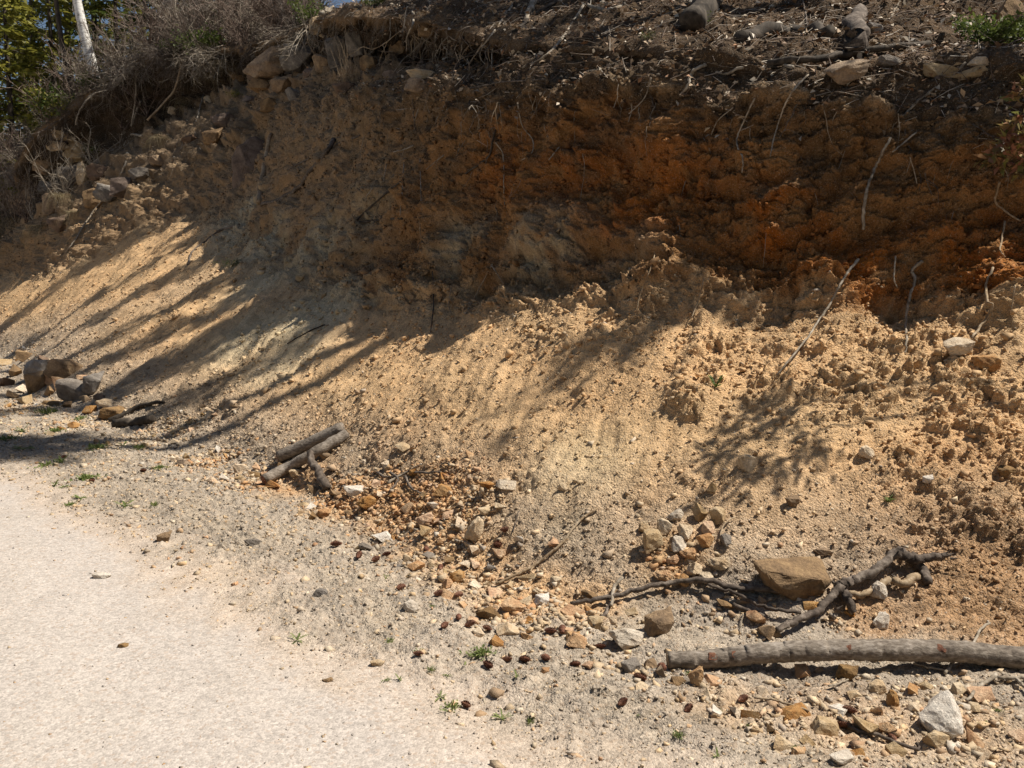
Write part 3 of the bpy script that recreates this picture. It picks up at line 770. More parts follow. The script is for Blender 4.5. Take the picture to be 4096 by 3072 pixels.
for px, py, w, h, kind, label, rot, bi, snk in hero:
    if kind == 'brown' and px == 3160:
        pass
    stone(px, py, w, h, kind, label, 'rock' if max(w, h) > 60 else 'stone', 'rock' if max(w, h) > 60 else 'stone', None, BLOCK[bi], .75, rot, snk, -.2 if kind == 'umber' else .12)
heap = [(2655, 2108, 62, 58, 'cream'), (2700, 2060, 66, 48, 'white'), (2738, 2128, 58, 72, 'cream'), (2795, 2050, 58, 66, 'cream'), (2868, 2060, 70, 72, 'cream'), (2816, 2160, 66, 56, 'orange'),
        (2760, 2212, 72, 52, 'orange'), (2878, 2250, 84, 58, 'cream'), (2650, 2300, 72, 50, 'orange'), (2775, 2278, 84, 52, 'cream'), (2715, 2180, 56, 66, 'white'), (2900, 2165, 44, 54, 'grey'),
        (2832, 2110, 60, 48, 'orange'), (2690, 2240, 52, 40, 'orange'), (2738, 2322, 62, 42, 'orange'), (2825, 2310, 56, 40, 'cream'), (2580, 2110, 50, 42, 'cream')]
for k, (x, y, w, h, kd) in enumerate(heap):
    pos = 'top' if y < 2120 else ('bottom' if y > 2240 else 'middle')
    sz = 'larger' if w > 62 else 'small'
    lab = f'{sz} {kd} stone in the {pos} of the heap on the sand'
    if lab in used_labels: lab = place_label(f'{kd} stone of the heap', x, y)
    stone(x, y, w, h, kd, lab, 'stone', 'stone', 'stones of the heap on the sand', random.choice(BLOCK), .8, (random.uniform(-45, 0), random.uniform(0, 35), random.uniform(-10, 45)), .2)

oc = [(960, 300), (1020, 290), (1130, 330), (1165, 270), (1240, 290), (1290, 250), (1000, 400), (1080, 420), (1180, 380), (900, 470), (860, 540), (760, 560), (640, 640), (560, 690), (500, 740), (380, 790), (320, 840), (240, 890), (120, 880), (90, 790), (230, 700), (190, 745), (340, 620), (400, 690), (150, 560), (1480, 250), (1560, 300), (1600, 190), (1830, 200), (1380, 350)]
oc = [p for k, p in enumerate(oc) if p[0] > 450 or k % 2]
for k, (x, y) in enumerate(oc):
    kd = ('brown', 'umber', 'brown', 'slate', 'umber')[k % 5]; w = random.uniform(46, 92)
    nmk = {'brown': 'tan', 'umber': 'dark brown', 'slate': 'slate grey'}[kd]
    zone = 'in the left outcrop' if x < 450 else ('on the gravelly slope below the overhang' if x < 920 else ('on the rock outcrop' if x < 1330 else 'in the dark hollow'))
    stone(x, y, w, w * random.uniform(.5, 1.0), kd, f'{nmk} rock {zone}', 'rock', 'rock', f'{nmk} rocks {zone}', BLOCK[k % 8], .8, (random.uniform(-20, 20), random.uniform(-25, 25), random.uniform(-40, 40)), .34)
for k, (x, y, w) in enumerate([(60, 1490, 60), (30, 1530, 50), (95, 1560, 56), (200, 1565, 50), (235, 1540, 64), (345, 1600, 46), (400, 1590, 40), (110, 1600, 60), (50, 1580, 44), (330, 1510, 38), (270, 1620, 50), (180, 1440, 44), (20, 1450, 52), (100, 1430, 60), (360, 1640, 44)]):
    kd = ('brown', 'umber', 'cream', 'brown', 'orange')[k % 5]; nmk = {'brown': 'tan', 'umber': 'dark brown', 'cream': 'cream', 'orange': 'rusty'}[kd]
    stone(x, y, w, w * random.uniform(.45, .8), kd, f'small broken {nmk} stone around the grey boulder cluster', 'stone', 'stone', f'small broken {nmk} stones around the boulder cluster', CHIP[k % 14], .8, (random.uniform(-40, 10), random.uniform(0, 35), random.uniform(-40, 40)), .25)
# rubble: the larger stones one by one
w_rub = blobs([(60, 1420, 90, .7), (100, 1620, 120, .8), (350, 1680, 130, .7), (600, 1740, 150, .8), (760, 1680, 110, .6), (820, 1830, 130, .9), (1000, 1910, 140, .9), (1350, 1990, 150, .9), (1500, 1960, 170, 1), (1700, 1980, 200, 1),
               (1870, 2030, 140, .9), (1550, 2130, 130, .7), (1780, 2230, 190, 1), (1950, 2330, 200, 1), (2180, 2430, 190, .9), (2050, 2480, 130, .7), (2350, 2480, 140, .8), (2720, 2210, 130, .7), (2480, 2640, 150, .5),
               (2800, 2740, 180, .5), (3100, 2850, 220, .55), (3500, 2850, 240, .65), (3850, 2830, 200, .6), (3950, 3000, 200, .6), (3000, 2480, 120, .5), (3400, 2980, 200, .4), (2900, 2430, 120, .6), (3350, 2480, 90, .6)])
w_rusty = blobs([(1700, 1980, 230, 1), (1500, 1980, 200, .9), (1350, 1980, 150, .8), (1100, 1930, 150, .7), (1800, 2120, 140, .6), (2650, 2300, 150, .7), (900, 1850, 150, .6), (2050, 2430, 120, .6)])
w_flat = w_rub.ravel() * (np.where(VIS, 1, 0).ravel()) * (dR * np.gradient(SS, axis=1)).ravel()
COOL = {}
def pick(weight, n, power=1.0):
    p = weight / weight.sum()
    return rng.choice(len(p), n, p=p)
PTf, AAf, SCf = PT.reshape(-1, 3), AA.ravel(), SC.ravel()
wr = w_rusty.ravel()
cand = pick(w_flat * np.clip(1 / np.maximum(PZ.ravel(), 2) ** .3, 0, 1), 2200)
sizes = np.clip(rng.lognormal(math.log(.041), .42, 2200), .022, .105)
order_ = np.argsort(-sizes); cnt = 0
for q, sz in zip(cand, np.sort(sizes)[::-1]):
    p = PTf[q]; px, py, z = project(p); w = sz * FPX / z
    if not (5 < px < 4090 and 900 < py < 3060): continue
    if any(math.hypot(px - a, py - b) < .38 * (w + c) for a, b, c in STONE_AT): continue
    kd = random.choices(['orange', 'cream', 'white', 'grey', 'brown'], [4.2, 1.6, .2, .2, 1.0] if wr[q] > .4 else [1.8, 3.0, .35, .4, .8])[0]
    o = link('stone', CHIP[cnt % 14], S[kd])
    o.scale = (sz * random.uniform(.8, 1.3), sz * random.uniform(.7, 1.1), sz * random.uniform(.45, .85))
    o.rotation_euler = (random.uniform(-.9, .3), random.uniform(-.3, .8), random.uniform(-.5, .8))
    o.location = p + np.array([0, 0, sz * .06])
    colr = {'orange': 'rusty orange', 'cream': 'cream', 'white': 'pale', 'grey': 'grey', 'brown': 'brown'}[kd]
    if py < 1720: zone = 'among the shaded rubble at the far left'
    elif px < 1150: zone = 'along the shaded foot of the bank left of the poles'
    elif px < 2000 and py < 2120: zone = 'in the rusty rubble right of the poles'
    elif px < 2450: zone = 'in the rubble between road and sand chute'
    elif py < 2560: zone = 'around the crooked branch behind the log'
    else: zone = 'in the rubble in front of the long log'
    tag(o, f'{colr} stone {zone}', 'stone', f'{colr} stones {zone}')
    STONE_AT.append((px, py, w)); cnt += 1
    if cnt >= 260: break

# gravel: tens of thousands of chips and pebbles, nobody could count them
def pebbles(name, idx, size, cols, mat, lift=.0, kind='stuff', flat=(.55, .95)):
    n = len(idx)
    box = np.array([(x, y, z) for x in (-.5, .5) for y in (-.5, .5) for z in (-.5, .5)])
    tri = np.array([(0, 1, 3), (0, 3, 2), (4, 6, 7), (4, 7, 5), (0, 4, 5), (0, 5, 1), (2, 3, 7), (2, 7, 6), (0, 2, 6), (0, 6, 4), (1, 5, 7), (1, 7, 3)])
    V = box[None] * rng.uniform(.45, 1.2, (n, 8, 1)) + rng.normal(size=(n, 8, 3)) * .16
    V = V * np.stack([rng.uniform(.8, 1.4, n), rng.uniform(.7, 1.1, n), rng.uniform(*flat, n)], -1)[:, None]
    a = rng.uniform(0, 6.283, n); tl = rng.normal(size=n) * .6
    x, y, z = V[..., 0], V[..., 1], V[..., 2]
    y, z = y * np.cos(tl)[:, None] - z * np.sin(tl)[:, None], y * np.sin(tl)[:, None] + z * np.cos(tl)[:, None]
    x, y = x * np.cos(a)[:, None] - y * np.sin(a)[:, None], x * np.sin(a)[:, None] + y * np.cos(a)[:, None]
    V = np.stack([x, y, z], -1) * size[:, None, None]
    base = PTf[idx] + rng.normal(size=(n, 3)) * np.array([.01, .01, .0]) + NS.reshape(-1, 3)[idx] * (size * lift)[:, None]
    V = V + base[:, None]
    F = (tri[None] + (np.arange(n) * 8)[:, None, None]).reshape(-1, 3)
    me = np_mesh(name, V.reshape(-1, 3), F, {'albedo': np.repeat(cols, 8, 0)}, smooth=False)
    o = link(name, me, mat); o['kind'] = kind
    return o
PAL = np.array([(.54, .31, .15), (.58, .40, .22), (.60, .46, .30), (.61, .52, .40), (.38, .32, .265), (.34, .21, .12), (.46, .24, .12), (.64, .57, .48)])
def palette(idx, rusty, n):
    pr = np.array([.26, .22, .15, .04, .03, .12, .17, .01]); pc = np.array([.10, .25, .28, .13, .07, .09, .05, .03])
    r = rng.random(n) < np.clip(wr[idx] * 1.2, 0, 1)
    a = np.where(r, rng.choice(8, n, p=pr), rng.choice(8, n, p=pc))
    dust = np.where(r[:, None], np.array([.53, .31, .15]), np.array([.47, .36, .24])); k = rng.uniform(.2, .75, (n, 1))
    return (PAL[a] * (1 - k) + dust * k) * rng.uniform(.72, 1.18, (n, 1))
area = (dR * np.gradient(SS, axis=1)).ravel() * VIS.ravel()
i1 = pick(area * (w_rub.ravel() ** 1.2 * (.5 + .9 * wr) + .03 * m_sho.ravel()), 22000)
s1 = np.clip(rng.lognormal(math.log(.0155), .5, 22000), .006, .034)
pebbles('gravel', i1, s1, palette(i1, 1, 22000), M_GRAVEL)['label'] = 'small broken stones strewn along the foot of the bank'
n2 = 65000
wt = area * ((m_tal * (1 - .5 * w_clod) * .55).ravel() + w_rub.ravel() * .9 + m_sho.ravel() * .9 + .06 * m_road.ravel() + .25 * (m_ben * left).ravel()) / np.maximum(PZ.ravel(), 2.2) ** 1.3
i2 = pick(wt, n2)
s2 = np.clip(rng.lognormal(math.log(.0068), .45, n2), .003, .022) * np.clip(PZ.ravel()[i2] / 4.5, .8, 1.6)
soil = np.clip(alb.reshape(-1, 3)[i2] * rng.uniform(.75, 1.3, (n2, 1)), 0, .75)
mixf = (rng.random(n2) < .42)[:, None]
pebbles('fine_gravel', i2, s2, np.where(mixf, palette(i2, 1, n2), soil), M_GRAVEL)['label'] = 'fine grit and pebbles on the bank and shoulder'
# loose crumbs of soil on the clods and the face
n3 = 22000
wt = area * (1 - .85 * w_sand.ravel()) * ((m_tal * w_clod).ravel() * 1.0 + m_face.ravel() * .55 + .25 * m_tal.ravel() + .4 * m_ben.ravel()) / np.maximum(PZ.ravel(), 2.2) ** 1.2
i3 = pick(wt, n3)
s3 = np.clip(rng.lognormal(math.log(.013), .45, n3), .006, .05) * np.clip(PZ.ravel()[i3] / 5.5, .8, 1.6)
pebbles('soil_crumbs', i3, s3, np.clip(alb.reshape(-1, 3)[i3] * rng.uniform(.8, 1.15, (n3, 1)), 0, .7), M_GRAVEL, .2)['label'] = 'crumbs of dry soil on the earth face'

# ------------------------------------------------------------------ wood: logs, branches, sticks, roots
def along(pix, off, mode='lie'):
    """pixels of the photo -> points on (or just above) the ground; 'hang' keeps clear of hollows"""
    out, k0 = [], None
    o = np.array([0, 0, CAM_H])
    for j, p in enumerate(pix):
        loc, nor, mpp = hit(*p[:2]); d = ray(*p[:2])
        up = p[2] if len(p) > 2 else 0.0
        q = loc + nor * off
        if up > 0:                                   # held up clear of the ground: step back along the sight line
            for _ in range(60):
                q = q - d * .012
                if q[2] - drop(q[0], q[1])[2] >= up: break
            up = 0.0
        if mode == 'hang':
            kk = np.linalg.norm((loc - o)[:2]) / np.linalg.norm(d[:2]) - off
            if k0 is None: k0 = kk
            kk = min(kk, k0 + .10 * (j > 0) * .4); k0 = kk
            q = o + d * kk
        out.append(q + np.array([0, 0, up]))
    return np.array(out)
def wood(name, pix, r0, r1, mat, label, cat, off=None, mode='lie', sides=7, per=5, wob=.06, jit=None, group=None, parent=None, extra=None):
    """a tapering stick through photo pixels; radii in photo pixels"""
    mpp = hit(*pix[0][:2])[2]
    a, b = r0 * mpp, r1 * mpp
    pts = smooth_path(along(pix, max(a, b) * .6 if off is None else off, mode), per, (a + b) * .12 if jit is None else jit)
    m = MB(); rad = np.linspace(a, b, len(pts))
    m.tube(pts, rad, sides, True, wob)
    for e in (extra or []):
        ep = smooth_path(along(e, max(a, b) * .6 if off is None else off, mode), per, (a + b) * .1)
        m.tube(ep, np.linspace(a * .7, b * .6, len(ep)), max(sides - 1, 3), True, wob)
    o = link(name, m.mesh(name), mat, parent)
    if parent is None: tag(o, label, cat, group)
    return o, pts, rad

# the long log in front, with its knots and cut end
zlog = [.035, .05, .055, .06, .07, .07, .06, .06, .05, .05, .05, .05]
xs = [2672, 2790, 2920, 3060, 3200, 3350, 3500, 3650, 3800, 3950, 4100, 4300]
ys = [2640, 2640, 2628, 2612, 2604, 2600, 2600, 2602, 2604, 2618, 2632, 2640]
lp = []
for x, y in zip(xs, ys):
    d = ray(x, y); k = 3.33 / d[1]; lp.append(np.array([0, 0, CAM_H]) + d * k)
lp = np.array(lp)
lp = smooth_path(lp, 14, .0012)
lr = np.interp(np.linspace(0, 1, len(lp)), [0, .2, .35, .5, .62, .75, 1], [.036, .039, .042, .042, .045, .043, .045]) * (1 + .02 * rng.normal(size=len(lp)))
m = MB(); m.tube(lp, np.convolve(np.pad(lr, 2, mode='edge'), np.ones(5) / 5, 'valid') * (1 + .035 * gnoise(np.arange(len(lp)) / 9.0, lr * 0 + .3, 5)), 22, True, .018)
log = tag(link('log', m.mesh('log'), B_GREY), 'long grey bark log lying along the foot of the bank', 'log')
for u, sz in ((.13, .020), (.19, .016), (.48, .013), (.70, .020), (.57, .009)):
    i = int(u * (len(lp) - 1)); c = lp[i] + np.array([0, -.78, .62]) * lr[i] * .93
    kn = link('knot', stone_mesh('knot', 700 + int(u * 100), n=22, sub=1, rough=.12), B_KNOT, log)
    kn.scale = (sz * 2.0, sz * 1.7, sz * .42); kn.rotation_euler = (R(52), R(random.uniform(-12, 12)), 0); kn.location = c
m = MB(); e0 = lp[0] + (lp[0] - lp[1]) / np.linalg.norm(lp[0] - lp[1]) * .002
m.tube([e0, e0 + (lp[0] - lp[1]) * .25], [lr[0] * .93, lr[0] * .9], 14); link('cut_end', m.mesh('cut_end'), B_END, log)

# the dead forked limb behind it: one main limb, a second limb below, a stub and loose bark
snag_pix = [(3810, 2243, .02), (3720, 2238, .03), (3640, 2225, .04), (3590, 2228, .05), (3520, 2275, .03), (3440, 2322, .02), (3375, 2368, .02), (3320, 2405, .02), (3255, 2468, .01), (3180, 2508, 0), (3098, 2548, 0)]
mpp = hit(3400, 2360)[2]
pts = smooth_path(along(snag_pix, .05), 9, .0028)
rad = np.interp(np.linspace(0, 1, len(pts)), [0, .05, .18, .28, .34, .5, .62, .7, .8, 1], [5, 13, 17, 23, 16, 17, 20, 13, 14, 10]) * mpp
m = MB(); m.tube(pts, rad * (1 + .07 * gnoise(np.arange(len(pts)) / 3.0, rad * 0 + .3, 8)), 11, True, .10)
for k in range(9):
    e = pts[2] + rng.normal(size=3) * .008; m.tube([e, e + (pts[0] - pts[4]) * rng.uniform(.3, .75) + rng.normal(size=3) * .012], [.008, .001], 4, False)
snag = tag(link('dead_limb', m.mesh('dead_limb'), B_DEAD), 'dead forked limb with peeling bark lying on the reddish soil', 'branch')
for nm, pix, r0, r1, mt in (('limb', [(3680, 2330), (3600, 2345), (3540, 2335), (3450, 2372), (3380, 2390)], 16, 10, B_ROOT), ('stub', [(3372, 2372), (3385, 2420), (3392, 2452)], 20, 13, B_DEAD),
                            ('stub', [(3625, 2235), (3665, 2285), (3690, 2335)], 19, 16, B_DEAD), ('side_shoot', [(3345, 2388), (3328, 2362), (3318, 2350)], 8, 5, B_DEAD)):
    q, _, _ = wood(nm, pix, r0, r1, mt, None, None, .035, parent=snag)
for px, py in ((3300, 2412), (3500, 2295), (3585, 2226)):
    loc, nor, mp = hit(px, py); m = MB()
    for k in range(3):
        m.leaf(loc + nor * (.075 + .004 * k) + rng.normal(size=3) * .006, rng.normal(size=3) + np.array([.5, 0, .2]), nor, .05, .03, .4)
    link('bark_flap', m.mesh('bark_flap'), B_DEAD, snag)

WOODS = [
    ('branch', [(2290, 2430), (2370, 2418), (2450, 2410), (2540, 2378), (2640, 2345), (2730, 2328), (2830, 2342), (2930, 2355), (3040, 2370), (3110, 2372)], 9, 12, B_DEAD, 'crooked dark branch curving over the soil left of the dead limb', 'branch',
     [[(2830, 2345), (2890, 2372), (2960, 2398), (3050, 2438), (3120, 2468), (3200, 2475)]]),
    ('stick', [(2478, 2318), (2462, 2370), (2448, 2420), (2440, 2452)], 7, 6, B_PALE, 'short pale stick crossing the end of the crooked dark branch', 'stick', None),
    ('stick', [(2455, 2420), (2410, 2465), (2375, 2510)], 8, 5, B_DEAD, 'dark stick leaning down below the crooked branch', 'stick', None),
    ('stick', [(2935, 2425), (2990, 2450), (3055, 2468)], 9, 7, B_DEAD, 'short bark strip lying under the fork of the crooked branch', 'stick', None),
    ('twig', [(3945, 2488), (3915, 2530), (3880, 2580), (3850, 2620), (3815, 2660), (3785, 2708)], 4, 5, B_PALE, 'dry forked twig leaning across the right end of the log', 'twig',
     [[(3878, 2582), (3820, 2618), (3760, 2645), (3665, 2632)], [(3790, 2690), (3730, 2685), (3665, 2665)]]),
    ('stick', [(3978, 2706), (3920, 2765), (3865, 2818)], 7, 5, B_PALE, 'pale stick pointing down at the right below the log', 'stick', None),
    ('stick', [(3995, 2724), (4050, 2720), (4110, 2716)], 7, 7, B_PALE, 'bleached stick at the right edge below the log', 'stick', [[(4060, 2722), (4090, 2760), (4100, 2775)]]),
    ('stick', [(3025, 2808), (3090, 2815), (3160, 2832), (3225, 2848)], 5, 4, B_ROOT, 'thin brown stick in the grit below the log', 'stick', None),
    ('stick', [(3312, 2762), (3350, 2742), (3400, 2735)], 4, 3, B_PALE, 'short curved twig in the shadow of the log', 'twig', None),
    ('stick', [(3350, 2888), (3420, 2925), (3500, 2952), (3580, 2985), (3680, 3022)], 8, 6, B_DEAD, 'long dark stick lying in the rubble at the bottom right', 'stick', [[(3650, 2975), (3665, 3000), (3670, 3020)]]),
    ('stick', [(2392, 2040), (2320, 2098), (2252, 2168), (2200, 2225), (2150, 2268), (2080, 2300), (1985, 2345)], 5, 6, B_ROOT, 'thin grey stick lying down the edge of the sand chute', 'stick', [[(2185, 2240), (2150, 2262), (2125, 2290)]]),
    ('twig', [(2070, 2052), (2060, 2095), (2058, 2135)], 2.5, 2, B_DEAD, 'tiny upright twig right of the cream slab', 'twig', None),
    ('twig', [(2870, 2180), (2885, 2120), (2915, 2090), (2945, 2075)], 3.5, 2.5, B_ROOT, 'thin twig curving over the right side of the stone heap', 'twig', None),
    ('twig', [(2975, 2465), (2968, 2510), (2960, 2555)], 3, 2, B_PALE, 'thin pale twig behind the middle of the log', 'twig', None),
    ('stick', [(440, 1690), (520, 1652), (590, 1620), (655, 1612)], 13, 6, B_DARK, 'dark stick lying in the shaded rubble on the left', 'stick', None),
    ('log', [(468, 1706), (540, 1700), (615, 1690)], 19, 16, B_DARK, 'short dark log half buried in the shaded rubble', 'log', None),
    ('root', [(1960, 240), (2000, 250)], 4, 3, B_PALE, 'stray root end in the litter above the face', 'root', None),
    ('branch', [(1338, 560), (1310, 610), (1250, 680), (1200, 745), (1130, 790), (1050, 815)], 9, 7, B_DEAD, 'long dark root sagging across the top of the pale soil', 'root', None),
    ('root', [(1090, 535), (1068, 620), (1052, 700), (1040, 770), (1045, 808)], 7, 12, B_ROOT, 'knobbly root running down beside the brown boulder', 'root', None),
    ('root', [(955, 900), (880, 925), (820, 970), (770, 1010), (755, 1060)], 4, 4, B_DEAD, 'dark thin root winding down the pale sunlit soil', 'root', None),
    ('root', [(1300, 1300), (1230, 1330), (1150, 1375)], 3, 2, B_DARK, 'thin dark root on the shaded left slope', 'root', None),
]
for nm, pix, r0, r1, mt, lab, cat, ex in WOODS:
    wood(nm, pix, r0, r1, mt, lab, cat, .034 if 'crooked dark' in lab else .018 if cat in ('stick', 'twig') and nm != 'log' else None, extra=ex)
# poles on the left: two side by side and a third propped against them
for pix, r0, r1, lab, mt in (([(1058, 1928, .05), (1150, 1880, .06), (1240, 1832, .07), (1330, 1780, .06), (1392, 1742, .05)], 21, 22, 'smooth grey pole lying on the rubble, nearer of the two', B_GREY),
                             ([(1118, 1835, .05), (1200, 1800, .06), (1290, 1755, .06), (1372, 1718, .05)], 24, 23, 'shaded grey pole lying behind the smooth grey pole', B_GREY)):
    o, p, r_ = wood('pole', pix, r0, r1, mt, lab, 'log', .02, sides=12, wob=.03, jit=.003)
    m = MB(); d = (p[0] - p[1]); d /= np.linalg.norm(d)
    m.tube([p[0] + d * .001, p[0] + d * .006], [r_[0] * .9, r_[0] * .85], 10); link('cut_end', m.mesh('cut_end'), B_KNOT, o)
wood('propped_stick', [(1240, 1815, .13), (1258, 1855, .09), (1285, 1912, .05), (1308, 1962, .01)], 12, 17, B_DEAD, 'short brown stick propped against the smooth grey pole', 'stick', .015, sides=9, wob=.06)
# tangle of dry roots
tang = tag(link('dry_roots', None), 'tangle of dry forked roots lying on the rusty rubble', 'roots')
for pix in ([(1560, 1945), (1600, 1912), (1660, 1885), (1700, 1862)], [(1570, 1905), (1590, 1935), (1560, 1985)], [(1625, 1915), (1660, 1950), (1690, 1985)], [(1520, 1890), (1555, 1915), (1600, 1915)], [(1640, 1895), (1700, 1905), (1770, 1900)]):
    wood('root', pix, 6, 3, B_PALE if len(pix) == 4 else B_DEAD, None, None, .03, parent=tang)

